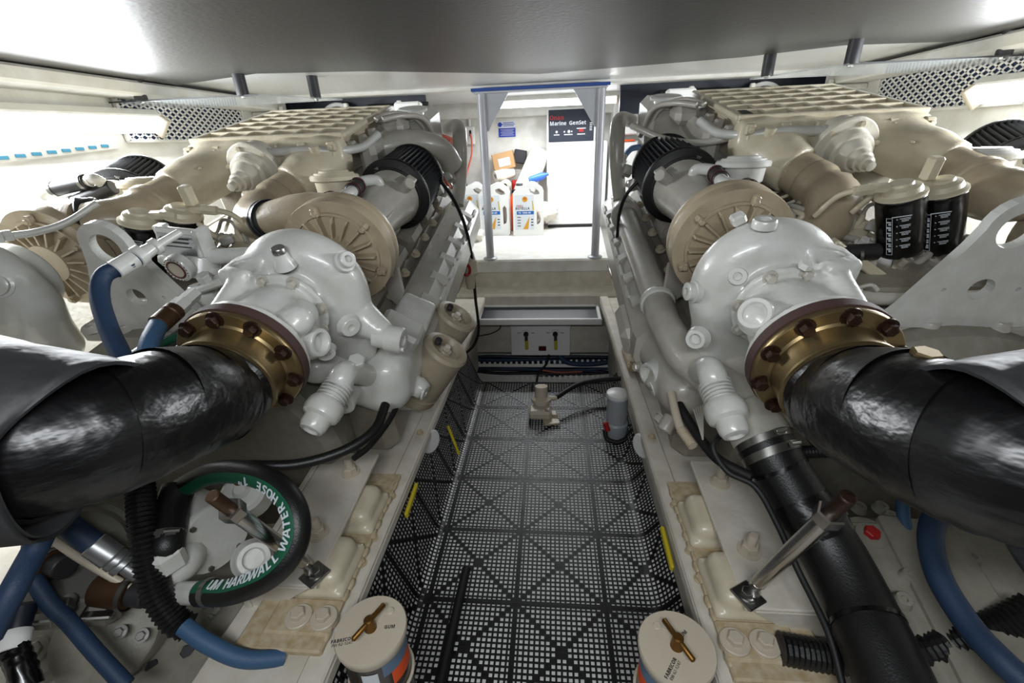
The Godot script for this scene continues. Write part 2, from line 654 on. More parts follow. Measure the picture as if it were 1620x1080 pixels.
func materials() -> void:
	var n1 := noise(0.02)
	var n2 := noise(0.12, FastNoiseLite.TYPE_SIMPLEX_SMOOTH, 3, 9)
	var n3 := noise(0.05, FastNoiseLite.TYPE_CELLULAR, 2, 5)
	var mott := tex(n1, Color(0.90, 0.89, 0.86), Color(1, 1, 1))
	var speck := tex(noise(0.35, FastNoiseLite.TYPE_SIMPLEX, 2, 21), Color(0.86, 0.85, 0.83), Color(1, 1, 1))
	var grime := tex(n1, Color(0.88, 0.87, 0.84), Color(1, 1, 1))
	var rusty := tex(noise(0.04, FastNoiseLite.TYPE_SIMPLEX_SMOOTH, 5, 31), Color(0.5, 0.36, 0.25), Color(1, 1, 0.98))
	var stain := tex(noise(0.03, FastNoiseLite.TYPE_SIMPLEX_SMOOTH, 5, 77), Color(0.84, 0.77, 0.66), Color(1, 1, 1))
	var orange := bump(n2, 3.0)
	var leather := bump(n3, 4.0)
	var wrink := bump(noise(0.015, FastNoiseLite.TYPE_SIMPLEX_SMOOTH, 5, 40), 14.0)
	M.white = mat(Color(0.82, 0.825, 0.815), 0.33, 0.0, mott, 2.2, orange, 0.12, 0.35)
	M.grey = mat(Color(0.73, 0.72, 0.69), 0.36, 0.0, mott, 2.2, orange, 0.12, 0.35)
	M.cream = mat(Color(0.83, 0.795, 0.705), 0.38, 0.0, mott, 2.5, orange, 0.12, 0.25)
	M.tan = mat(Color(0.70, 0.645, 0.555), 0.4, 0.0, mott, 2.5, orange, 0.12, 0.2)
	M.block = mat(Color(0.60, 0.58, 0.53), 0.5, 0.0, grime, 3.0, orange, 0.2)
	M.gear = mat(Color(0.57, 0.56, 0.52), 0.5, 0.0, grime, 4.0, orange, 0.25)
	M.hull = mat(Color(0.88, 0.88, 0.865), 0.45, 0.0, mott, 1.2, orange, 0.1)
	M.bearer = mat(Color(0.84, 0.82, 0.78), 0.4, 0.0, grime, 1.6, orange, 0.1)
	M.mount = mat(Color(0.76, 0.72, 0.63), 0.45, 0.0, stain, 4.0, orange, 0.12)
	M.ceil = mat(Color(0.30, 0.295, 0.285), 0.46, 0.0, speck, 4.0, leather, 0.12)
	M.headliner = mat(Color(0.86, 0.86, 0.85), 0.32, 0.0, null, 3.0, leather, 0.3)
	M.rubber = mat(Color(0.035, 0.035, 0.038), 0.45, 0.0, null, 8.0, orange, 0.3)
	M.wrap = mat(Color(0.032, 0.032, 0.036), 0.33, 0.0, null, 2.2, wrink, 0.2)
	M.blanket = mat(Color(0.15, 0.152, 0.16), 0.58, 0.0, null, 2.0, wrink, 0.25)
	M.mat = mat(Color(0.05, 0.05, 0.055), 0.36, 0.0, null, 20.0, orange, 0.4)
	M.under = mat(Color(0.93, 0.93, 0.92), 0.4)
	M.wrap.uv1_scale = Vector3(1.4, 4.5, 3.0)
	M.wrap.normal_scale = 0.3
	M.blue = mat(Color(0.13, 0.225, 0.345), 0.6, 0.0, speck, 8.0, orange, 0.3)
	M.bluelight = mat(Color(0.22, 0.36, 0.50), 0.6, 0.0, speck, 8.0, orange, 0.3)
	M.bronze = mat(Color(0.58, 0.51, 0.37), 0.36, 0.85, speck, 5.0)
	M.brass = mat(Color(0.52, 0.38, 0.19), 0.45, 0.9, speck, 9.0)
	M.brown = mat(Color(0.30, 0.21, 0.13), 0.5, 0.5, speck, 9.0)
	M.gasket = mat(Color(0.27, 0.19, 0.175), 0.7, 0.0, speck, 6.0)
	M.rust = mat(Color(0.27, 0.20, 0.165), 0.5, 0.6, rusty, 20.0)
	M.chrome = mat(Color(0.72, 0.71, 0.70), 0.22, 1.0)
	M.steel = mat(Color(0.62, 0.62, 0.61), 0.35, 1.0, speck, 6.0)
	M.alu = mat(Color(0.72, 0.73, 0.74), 0.38, 0.85, speck, 5.0)
	M.post = mat(Color(0.70, 0.71, 0.74), 0.4, 0.15, speck, 5.0)
	M.dark = mat(Color(0.04, 0.04, 0.045), 0.6)
	M.darkgrey = mat(Color(0.16, 0.16, 0.17), 0.5)
	M.oil = mat(Color(0.66, 0.62, 0.54), 0.42, 0.0, mott, 3.0)
	M.black = mat(Color(0.02, 0.02, 0.025), 0.25, 0.0, null, 3.0, null, 0.3, 0.3)
	M.filt = mat(Color(0.055, 0.058, 0.065), 0.5)
	M.pleat = mat(Color(0.15, 0.155, 0.17), 0.5)
	M.lightcream = mat(Color(0.85, 0.835, 0.785), 0.38, 0.0, mott, 2.5, orange, 0.12, 0.25)
	M.print = mat(Color(0.82, 0.84, 0.86), 0.5)
	M.plastic = mat(Color(0.90, 0.90, 0.89), 0.35)
	M.ivory = mat(Color(0.80, 0.76, 0.69), 0.4, 0.0, speck, 8.0)
	M.green = mat(Color(0.03, 0.32, 0.22), 0.5)
	M.red = mat(Color(0.62, 0.06, 0.06), 0.45)
	M.darkred = mat(Color(0.28, 0.03, 0.04), 0.4)
	M.orange = mat(Color(0.90, 0.33, 0.10), 0.5)
	M.yellow = mat(Color(0.75, 0.68, 0.12), 0.5)
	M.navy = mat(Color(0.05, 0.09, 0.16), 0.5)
	M.signblue = mat(Color(0.08, 0.20, 0.62), 0.5)
	M.stripblue = mat(Color(0.05, 0.22, 0.48), 0.4)
	M.labelblue = mat(Color(0.03, 0.36, 0.66), 0.5)
	M.gold = mat(Color(0.80, 0.58, 0.16), 0.45)
	M.card = mat(Color(0.70, 0.55, 0.38), 0.7, 0.0, speck, 6.0)
	M.copper = mat(Color(0.60, 0.30, 0.23), 0.5, 0.1)
	M.cloth = mat(Color(0.90, 0.88, 0.84), 0.8, 0.0, mott, 6.0)
	M.glow = mat(Color(1, 1, 1), 0.5)
	M.glow.emission_enabled = true
	M.glow.emission = Color(0.96, 0.98, 1.0)
	M.glow.emission_energy_multiplier = 6.0
	var cl := mat(Color(0.80, 0.84, 0.86, 0.28), 0.12)
	cl.transparency = BaseMaterial3D.TRANSPARENCY_ALPHA
	M.clear = cl

func lamp(at: Vector3, length: float, dir: Vector3, down: Vector3, energy: float, label: String) -> void:
	S = 1.0
	SX = 0.0
	var d := dir.normalized()
	var n := (down - d * down.dot(d)).normalized()
	var w := d.cross(n)
	thing("fluorescent_lamp", label, "lamp", at)
	var b := Basis(w, n, d)
	if b.determinant() < 0.0:
		b.x = -b.x
	var st := nb()
	box(st, at - n * 0.035, v(0.10, 0.05, length), b, 0.006)
	obj("housing", st, M.hull)
	st = nb()
	for k in [-1.0, 1.0]:
		st = nb()
		box(st, at + d * (length * 0.5 - 0.012) * k + n * 0.01, v(0.10, 0.05, 0.02), b, 0.004)
		obj("end_cap", st, M.ivory)
	st = nb()
	ng(st)
	var r0 := PackedVector3Array()
	var r1 := PackedVector3Array()
	for i in 13:
		var a := PI * i / 12
		var o := b.x * cos(a) * 0.042 + n * sin(a) * 0.036 - n * 0.008
		r0.append(at - d * (length * 0.5 - 0.022) + o)
		r1.append(at + d * (length * 0.5 - 0.022) + o)
	skin(st, r0, r1)
	obj("lamp_diffuser", st, M.glow)
	var l := AreaLight3D.new()
	l.name = "lamp_light"
	l.area_size = Vector2(0.08, length - 0.05)
	l.light_energy = energy
	l.light_color = Color(0.97, 0.985, 1.0)
	l.shadow_enabled = true
	l.area_range = 8.0
	CUR.add_child(l)
	var z := -n
	l.transform = Transform3D(Basis(d.cross(z), d, z), n * 0.04)

func lamps() -> void:
	lamp(v(-1.93, 1.56, -1.78), 1.2, v(0, 0.02, -1), v(0.75, -0.65, 0), 8.0, "long fluorescent lamp on the left hull side beside the vent grille")
	lamp(v(1.93, 1.53, -1.80), 1.2, v(0, 0.02, -1), v(-0.75, -0.65, 0), 8.0, "fluorescent lamp at the right edge over the right engine")
	lamp(v(0.05, 1.71, -4.05), 1.1, v(1, 0, 0), v(0, -1, 0.2), 3.0, "fluorescent lamp over the generator in the forward space")
	lamp(v(0.0, 1.71, 0.30), 0.9, v(1, 0, 0), v(0, -1, -0.75), 1.9, "fluorescent lamp under the ceiling at the aft end of the aisle")

# ------------------------------------------------------------------ the setting
func slab(called: String, lo: Vector3, hi: Vector3, m: Material, bev := 0.004) -> MeshInstance3D:
	var st := nb()
	box(st, (lo + hi) * 0.5, hi - lo, Basis(), bev)
	return struct(called, st, m)

func shell() -> void:
	setup("shell")
	var cs := nb()
	prism(cs, Transform3D(Basis(Vector3.RIGHT, PI / 2), v(0, 1.83, 0)), PackedVector2Array([Vector2(-2.1, 1.0), Vector2(2.1, 1.0), Vector2(2.1, -2.42), Vector2(1.3, -2.32), Vector2(0.95, -2.50), Vector2(0.0, -2.70), Vector2(-0.78, -2.30), Vector2(-1.25, -2.20), Vector2(-2.1, -2.52)]), 0.08)
	struct("ceiling", cs, M.ceil)
	slab("ceiling", v(-2.1, 1.765, -4.75), v(2.1, 1.83, -2.0), M.headliner)
	slab("wall_left", v(-2.1, -0.45, -4.75), v(-2.0, 1.83, 1.0), M.hull)
	slab("wall_right", v(2.0, -0.45, -4.75), v(2.1, 1.83, 1.0), M.hull)
	slab("wall_back", v(-2.1, -0.45, 0.98), v(2.1, 1.83, 1.06), M.darkgrey)
	slab("floor", v(-2.1, -0.5, -4.75), v(2.1, -0.4, 1.0), M.bearer)
	slab("floor", v(-0.3555, -0.10, -2.52), v(0.249, 0.0, 0.9), M.under)
	# hull bottom beneath the engines
	for s: float in [-1.0, 1.0]:
		S = s
		var st := nb()
		var o := v(1.33, 0.06, -1.1)
		box(st, o, v(1.4, 0.05, 4.1), Basis(Vector3.BACK, 0.12), 0.004)
		struct("floor", st, M.bearer)
		# inner bearer with its lip, outer bearer
		st = nb()
		box(st, v(0.585, 0.15, -1.0), v(0.21, 0.54, 3.9), Basis(), 0.010)
		box(st, v(0.545, 0.405, -1.0), v(0.29, 0.05, 3.9), Basis(), 0.012)
		box(st, v(0.428, 0.4325, -1.0), v(0.056, 0.012, 3.9), Basis(), 0.005)
		struct("trim_bearer_inner", st, M.bearer)
		st = nb()
		box(st, v(1.47, 0.2, -1.0), v(0.25, 0.46, 3.9), Basis(), 0.010)
		struct("trim_bearer_outer", st, M.bearer)
	S = 1.0
	# forward step: riser, ledge, face and platform
	slab("floor", v(-1.15, 0.55, -4.7), v(1.15, 0.65, -3.16), M.hull, 0.012)
	slab("wall_front", v(-0.70, 0.40, -3.40), v(0.52, 0.645, -3.17), M.bearer, 0.012)
	slab("wall_front", v(0.52, 0.30, -3.40), v(1.9, 0.645, -3.30), M.bearer, 0.012)
	slab("wall_front", v(-1.9, 0.30, -3.40), v(-0.70, 0.645, -3.30), M.bearer, 0.012)
	slab("trim_ledge", v(-0.72, -0.02, -3.20), v(0.56, 0.445, -2.98), M.bearer, 0.015)
	slab("trim_ledge", v(0.56, -0.02, -3.20), v(0.80, 0.42, -2.90), M.bearer, 0.015)
	slab("wall_front", v(-2.0, -0.42, -3.32), v(2.0, 0.32, -3.18), M.hull)
	slab("wall_front", v(-2.0, 0.6, -3.45), v(-1.12, 1.60, -3.37), M.hull)
	slab("wall_front", v(1.12, 0.6, -3.45), v(2.0, 1.60, -3.37), M.hull)
	slab("wall_front", v(-2.0, -0.4, -4.75), v(2.0, 1.83, -4.62), M.hull)
	# white hull rising to the forward bilge
	var st := nb()
	ng(st)
	var rows := []
	for i in 9:
		var t := i / 8.0
		var r := PackedVector3Array()
		for j in 13:
			var x := -0.62 + 1.24 * j / 12.0
			r.append(v(x, lerpf(-0.30, -0.10, t * t) - 0.06 * cos(x * 2.2) + 0.05 * t, lerpf(-2.45, -3.15, t)))
		rows.append(r)
	for i in 8:
		for j in 12:
			quad(st, rows[i][j], rows[i][j + 1], rows[i + 1][j + 1], rows[i + 1][j])
	struct("floor", st, M.hull)
	# beams above the engines
	for s: float in [-1.0, 1.0]:
		S = s
		st = nb()
		box(st, v(1.40, 1.665, -3.30), v(1.2, 0.03, 0.04), Basis(), 0.006)
		struct("trim_beam", st, M.hull)
		st = nb()
		for x in [0.95, 1.32, 1.78]:
			box(st, v(x, 1.64, -3.29), v(0.028, 0.14, 0.03), Basis(), 0.005)
		struct("trim_rail", st, M.hull)
		st = nb()
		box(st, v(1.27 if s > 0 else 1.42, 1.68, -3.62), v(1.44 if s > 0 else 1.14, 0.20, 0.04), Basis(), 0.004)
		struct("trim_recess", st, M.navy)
		# cornice along the hull side above the lamp
		st = nb()
		box(st, v(1.90, 1.715, -1.3), v(0.2, 0.06, 4.2), Basis(), 0.01)
		struct("trim_cornice", st, M.hull)
	S = 1.0
	# fore-and-aft ceiling beam edges over the posts
	slab("trim_header", v(-1.9, 1.745, -3.34), v(1.9, 1.775, -3.24), M.hull, 0.008)
	slab("trim_header", v(-1.9, 1.64, -4.62), v(1.9, 1.775, -4.50), M.hull, 0.008)

# rubber grid mats: every tile a part of the mat
func mat_curve(u: float, kind: int) -> Vector3:      # across the tile from its inner seam: x, y, slope
	var start: float = [0.0, 0.0, 0.13][kind]
	var span: float = [1.0, 0.07, 0.09][kind]
	var total: float = [0.0, 1.22, 0.95][kind]
	var x := 0.0
	var y := 0.0
	var n := 24
	for i in n:
		var m := u * (i + 0.5) / n
		var a := total * smoothstep(start, start + span, m)
		x += cos(a) * u / n
		y += sin(a) * u / n
	return Vector3(x, y, total * smoothstep(start, start + span, u))

func tile_mesh(n: int, w: float, kind: int) -> ArrayMesh:
	var st := nb()
	var p := w / n
	var t := 0.0028
	var parts := []
	for i in n + 1:
		var c := p * i
		var bw := p * (0.38 if i > 0 and i < n else 0.5)
		c = clampf(c, bw * 0.5, w - bw * 0.5)
		parts.append([c, 0.0, v(bw, t, w - 0.001)])
		if kind == 0:
			parts.append([w * 0.5, c - w * 0.5, v(w - 0.001, t * 0.94, bw)])
		else:
			for j in n:
				parts.append([p * (j + 0.5), c - w * 0.5, v(p * 1.04, t * 0.94, bw)])
	for i in n:
		for j in n:
			if absi(i - j) < 1 or absi(i + j - n + 1) < 1:
				parts.append([p * (i + 0.5), -w * 0.5 + p * (j + 0.5), v(p, t * 1.3, p)])
	for q: Array in parts:
		var m := mat_curve(q[0], kind)
		var b := Basis(Vector3.BACK, m.z)
		box(st, v(m.x, m.y, q[1]) + b * v(0, 0.0005 + t * 0.5, 0), q[2], b, 0.0006)
	st.generate_normals()
	return st.commit()

func mats() -> void:
	setup("mats")
	var W := 0.302
	var flat := tile_mesh(18, W, 0)
	S = -1.0
	var left := tile_mesh(18, W, 1)
	S = 1.0
	var right := tile_mesh(18, W, 2)
	var t := thing("floor_mat", "black rubber grid matting of square tiles along the aisle", "mat", v(0, 0, -1.3))
	for r in 7:
		for c in range(-2, 2):
			var o := MeshInstance3D.new()
			o.mesh = left if c == -2 else (right if c == 1 else flat)
			o.material_override = M.mat
			o.name = "tile"
			t.add_child(o, true)
			o.position = v(-0.0535 + W * (c if c != -2 else -1), 0, -0.545 - 0.303 * r + 1.3)
	# white bilge pan right under the mat
	for kind in [1, 2]:
		OFF = Vector3.ZERO
		S = -1.0 if kind == 1 else 1.0
		var st := nb()
		ng(st)
		for i in 20:
			var m0 := mat_curve(0.36 * i / 20.0, kind)
			var m1 := mat_curve(0.36 * (i + 1) / 20.0, kind)
			var x0: float = 0.3555 if kind == 1 else 0.2485
			quad(st, v(x0 + m0.x, m0.y, 0.0), v(x0 + m1.x, m1.y, 0.0), v(x0 + m1.x, m1.y, -2.52), v(x0 + m0.x, m0.y, -2.52))
		struct("floor", st, M.under)
	S = 1.0

func forward_space() -> void:
	setup("fwd")
	# portal frame: two posts with gussets under a blue strip
	thing("post_frame", "white two-post frame with corner gussets and blue strip under the ceiling", "frame", v(0, 0.65, -3.21))
	for s: float in [-1.0, 1.0]:
		S = s
		var st := nb()
		lathe(st, v(0.381, 0.65, -3.21), Vector3.UP, [0.052, 0, 0.052, 0.006, 0.044, 0.012, 0.030, 0.014], 28)
		obj("foot_flange", st, M.post)
		st = nb()
		cyl(st, v(0.381, 0.655, -3.21), v(0.381, 1.725, -3.21), 0.0285, 24, 0.001)
		obj("post", st, M.post)
		st = nb()
		prism(st, Transform3D(Basis(), v(0, 0, -3.216)), PackedVector2Array([Vector2(0.36, 1.725), Vector2(0.36, 1.50), Vector2(0.345, 1.50), Vector2(0.20, 1.725)]), 0.012)
		obj("gusset", st, M.post)
	S = 1.0
	var st := nb()
	box(st, v(-0.005, 1.737, -3.21), v(0.87, 0.018, 0.09), Basis(Vector3.BACK, 0.0), 0.002)
	obj("blue_strip", st, M.stripblue)
	st = nb()
	box(st, v(-0.005, 1.722, -3.21), v(0.84, 0.012, 0.075), Basis(), 0.002)
	obj("top_plate", st, M.post)
	# generator enclosure
	var zf := -4.42
	thing("generator_cabinet", "white generator enclosure with black control panel behind the posts", "generator", v(0.33, 0.65, zf - 0.1))
	st = nb()
	box(st, v(0.30, 1.04, zf - 0.12), v(0.55, 0.74, 0.2), Basis(), 0.012)
	obj("enclosure", st, M.plastic)
	st = nb()
	box(st, v(0.30, 0.662, zf - 0.11), v(0.53, 0.028, 0.2), Basis(), 0.003)
	obj("base_seal", st, M.dark)
	st = nb()
	box(st, v(0.245, 1.545, zf - 0.1), v(0.44, 0.29, 0.14), Basis(), 0.006)
	obj("control_box", st, M.plastic)
	st = nb()
	box(st, v(0.245, 1.545, zf - 0.026), v(0.405, 0.262, 0.008), Basis(), 0.002)
	var pan := obj("control_panel", st, M.navy)
	text("panel_lettering", "Onan", M.red, pan, v(0.115, 1.612, zf - 0.0215), Basis(), 0.050)
	text("panel_lettering", "Marine  GenSet", M.print, pan, v(0.215, 1.566, zf - 0.0215), Basis(), 0.044)
	for a: Array in [[0.115, 0.010], [0.185, 0.007], [0.225, 0.012], [0.25, 0.006]]:
		st = nb()
		lathe(st, v(a[0], 1.497, zf - 0.022), Vector3.BACK, [a[1], 0, a[1], 0.006, 0, 0.008], 14)
		obj("switch", st, M.print, pan)
	st = nb()
	box(st, v(0.335, 1.503, zf - 0.021), v(0.042, 0.024, 0.003), Basis(), 0.0005)
	obj("display", st, M.red, pan)
	for a: Array in [[0.115, 0.05], [0.22, 0.075], [0.335, 0.08], [0.335, 0.07]]:
		st = nb()
		box(st, v(a[0], 1.473 if a[1] < 0.08 else 1.52, zf - 0.0215), v(a[1], 0.007, 0.001), Basis(), 0.0002)
		obj("caption", st, M.print, pan)
	for k in 5:
		st = nb()
		box(st, v(0.42, 1.56 - k * 0.014, zf - 0.0215), v(0.022, 0.006, 0.001), Basis(), 0.0002)
		obj("caption", st, M.print, pan)
	st = nb()
	box(st, v(0.085, 1.36, zf - 0.0185), v(0.055, 0.085, 0.002), Basis(), 0.0003)
	var nt := obj("notice", st, M.print)
	for k in 6:
		st = nb()
		box(st, v(0.085, 1.39 - k * 0.011, zf - 0.0170), v(0.036 if k else 0.012, 0.003, 0.001), Basis(), 0.0002)
		obj("print_line", st, M.darkgrey, nt)
	# side locker with orange strip right of the generator
	thing("side_locker", "white locker with an orange strip and black latch beside the right engine", "cabinet", v(0.75, 0.65, -4.42))
	st = nb()
	box(st, v(0.72, 1.03, -4.48), v(0.24, 0.74, 0.2), Basis(), 0.01)
	box(st, v(0.72, 1.58, -4.50), v(0.22, 0.26, 0.2), Basis(), 0.01)
	obj("body", st, M.plastic)
	st = nb()
	box(st, v(0.70, 1.405, -4.40), v(0.20, 0.014, 0.06), Basis(), 0.002)
	obj("orange_strip", st, M.orange)
	st = nb()
	cyl(st, v(0.66, 1.27, -4.385), v(0.66, 1.27, -4.35), 0.022, 16)
	box(st, v(0.66, 1.27, -4.345), v(0.06, 0.012, 0.012), Basis(Vector3.BACK, 0.4), 0.002)
	obj("latch", st, M.dark)
	# blue hose by the locker
	thing("water_hose", "blue hose hanging beside the white locker behind the right air filter", "hose", v(0.62, 1.0, -3.6))
	st = nb()
	tube(st, [v(0.74, 1.36, -3.75), v(0.66, 1.345, -3.70), v(0.60, 1.27, -3.62), v(0.60, 1.10, -3.60), v(0.63, 0.90, -3.60), v(0.66, 0.68, -3.64)], 0.022, 14)
	obj("tube", st, M.blue)
	# blue safety sign, socket with orange cable
	var zw := -4.615
	thing("safety_sign", "small blue and white safety notice on the forward wall", "sign", v(-0.33, 1.52, zw))
	st = nb()
	box(st, v(-0.35, 1.54, zw), v(0.165, 0.14, 0.004), Basis(), 0.001)
	obj("plate", st, M.print)
	st = nb()
	box(st, v(-0.35, 1.513, zw + 0.002), v(0.160, 0.078, 0.004), Basis(), 0.0005)
	var bl := obj("blue_field", st, M.signblue)
	st = nb()
	cyl(st, v(-0.415, 1.582, zw + 0.001), v(-0.415, 1.582, zw + 0.005), 0.02, 20)
	obj("emblem", st, M.signblue)
	for k in 5:
		st = nb()
		box(st, v(-0.348, 1.538 - k * 0.012, zw + 0.0045), v(0.13 - 0.02 * (k % 2), 0.003, 0.001), Basis(), 0.0002)
		obj("print_line", st, M.print, bl)
	for k in 3:
		st = nb()
		box(st, v(-0.335, 1.596 - k * 0.013, zw + 0.0025), v(0.10 + 0.02 * (k % 2), 0.006, 0.001), Basis(), 0.0002)
		obj("print_line", st, M.signblue)
	thing("wall_socket", "white socket box on the forward wall left of the post", "socket", v(-0.68, 1.46, zw))
	st = nb()
	box(st, v(-0.70, 1.50, zw + 0.02), v(0.085, 0.16, 0.045), Basis(), 0.008)
	obj("box", st, M.plastic)
	st = nb()
	box(st, v(-0.695, 1.52, zw + 0.045), v(0.02, 0.05, 0.008), Basis(), 0.002)
	obj("outlet", st, M.dark)
	st = nb()
	cyl(st, v(-0.70, 1.58, zw + 0.015), v(-0.70, 1.66, zw + 0.015), 0.012, 12)
	obj("conduit", st, M.plastic)
	thing("power_cable", "orange cable hanging from the white wall socket", "cable", v(-0.7, 1.1, -4.5))
	st = nb()
	tube(st, [v(-0.695, 1.51, -4.555), v(-0.68, 1.46, -4.53), v(-0.69, 1.33, -4.52), v(-0.74, 1.18, -4.5), v(-0.77, 1.03, -4.44), v(-0.74, 0.95, -4.38)], 0.008, 10)
	obj("cable", st, mat(Color(0.80, 0.36, 0.27), 0.5))
	# round copper-coloured lid leaning on the wall left
	thing("copper_float", "round copper-red guard disc behind the left engine", "guard", v(-0.98, 1.2, -4.4))
	st = nb()
	lathe(st, v(-0.98, 1.27, -4.47), v(0.1, 0.05, 1), [0, 0, 0.24, 0, 0.25, 0.02, 0.25, 0.05, 0.235, 0.065, 0.12, 0.07, 0.10, 0.09, 0, 0.09], 36)
	obj("disc", st, M.copper)
	for k in 5:
		st = nb()
		var a := -1.2 + k * 0.55
		box(st, v(-0.98 + cos(a) * 0.17, 1.27 + sin(a) * 0.17, -4.395), v(0.13, 0.02, 0.02), Basis(Vector3.BACK, a), 0.004)
		obj("rib", st, M.copper)
	jugs()
	clutter()
	console()

func jug(at: Vector3, turn: float, label: String) -> void:
	thing("oil_jug", label, "jug", at, "white oil jugs on the platform")
	CUR.rotation.y = turn
	OFF = Vector3.ZERO
	S = 1.0
	# body outline with the handle hole, extruded, plus rounded shoulders
	var poly := PackedVector2Array([Vector2(-0.13, 0.0), Vector2(0.12, 0.0), Vector2(0.132, 0.012), Vector2(0.132, 0.37), Vector2(0.12, 0.40), Vector2(0.055, 0.45), Vector2(0.02, 0.455), Vector2(-0.03, 0.435), Vector2(-0.05, 0.425), Vector2(-0.105, 0.425), Vector2(-0.105, 0.405), Vector2(-0.135, 0.37), Vector2(-0.14, 0.012)])
	var hole := PackedVector2Array([Vector2(0.01, 0.40), Vector2(0.05, 0.413), Vector2(0.092, 0.385), Vector2(0.10, 0.36), Vector2(0.06, 0.355), Vector2(0.02, 0.375)])
	var hole2 := PackedVector2Array([Vector2(0.075, 0.10), Vector2(0.098, 0.11), Vector2(0.108, 0.14), Vector2(0.108, 0.24), Vector2(0.09, 0.265), Vector2(0.072, 0.24)])
	var st := nb()
	prism(st, Transform3D(Basis(), v(0, 0, -0.075)), poly, 0.15, [hole, hole2])
	obj("bottle", st, M.plastic)
	st = nb()
	lathe(st, v(-0.078, 0.42, 0), Vector3.UP, [0.032, 0, 0.032, 0.022, 0.028, 0.026, 0, 0.026], 20)
	obj("cap", st, M.darkgrey)
	st = nb()
	box(st, v(-0.035, 0.205, 0.0755), v(0.17, 0.30, 0.0015), Basis(), 0.0004)
	var lb := obj("label", st, M.print)
	st = nb()
	lathe(st, v(-0.03, 0.318, 0.0755), Vector3.BACK, [0.024, 0, 0.024, 0.002, 0, 0.002], 18)
	obj("emblem", st, M.gold, lb)
	for k in 7:
		st = nb()
		box(st, v(-0.03, 0.316, 0.0778) + v(sin((k - 3) * 0.4) * 0.011, cos((k - 3) * 0.4) * 0.011, 0), v(0.0018, 0.018, 0.0008), Basis(Vector3.BACK, -(k - 3) * 0.4), 0.0002)
		obj("emblem_ray", st, M.red, lb)
	var o := OFF
	text("lettering", "SHELL", M.red, lb, v(-0.075, 0.262, 0.0772), Basis(), 0.022)
	text("lettering", "ROTELLA", M.dark, lb, v(-0.052, 0.240, 0.0772), Basis(), 0.030)
	st = nb()
	box(st, v(-0.028, 0.203, 0.077), v(0.152, 0.030, 0.001), Basis(), 0.0002)
	obj("stripe", st, M.labelblue, lb)
	text("lettering", "T4  15W-40", M.print, lb, v(-0.035, 0.203, 0.0782), Basis(), 0.022)
	st = nb()
	prism(st, Transform3D(Basis(), v(-0.03, 0.06, 0.0764)), PackedVector2Array([Vector2(-0.02, 0), Vector2(0.025, 0.0), Vector2(0.04, 0.11), Vector2(0.02, 0.075)]), 0.0012)
	obj("gold_swoosh", st, M.gold, lb)
	st = nb()
	prism(st, Transform3D(Basis(), v(0.035, 0.225, 0.0764)), PackedVector2Array([Vector2(0.002, 0), Vector2(0.014, 0), Vector2(0.004, 0.08), Vector2(-0.003, 0.08)]), 0.0012)
	obj("yellow_stripe", st, M.yellow, lb)
	for k in 4:
		st = nb()
		box(st, v(-0.085, 0.165 - k * 0.025, 0.0765), v(0.03, 0.007, 0.0008), Basis(), 0.0002)
		obj("print_line", st, M.darkgrey, lb)
	for k in 3:
		st = nb()
		box(st, v(0.032, 0.145 - k * 0.025, 0.0765), v(0.02, 0.009, 0.0008), Basis(), 0.0002)
		obj("print_line", st, M.dark, lb)

func jugs() -> void:
	jug(v(-0.135, 0.65, -4.12), 0.0, "white oil jug standing nearest the generator, fully in view")
	jug(v(-0.44, 0.65, -4.16), 0.0, "white oil jug half hidden by the left post")
	jug(v(-0.66, 0.65, -4.28), 0.1, "white oil jug farthest left beside the left engine")

func roll(called: String, label: String, a: Vector3, b: Vector3, r: float, m: Material, cat := "roll") -> void:
	thing(called, label, cat, (a + b) * 0.5)
	var st := nb()
	var h := a.distance_to(b)
	lathe(st, a, b - a, [r * 0.45, 0.004, r * 0.45, 0, r, 0, r, h, r * 0.45, h, r * 0.45, h - 0.01], 22)
	obj("wrap", st, m)
	st = nb()
	lathe(st, a, b - a, [0, h - 0.012, r * 0.45, h - 0.012, r * 0.45, 0.01, 0, 0.01], 18)
	obj("core", st, M.dark)

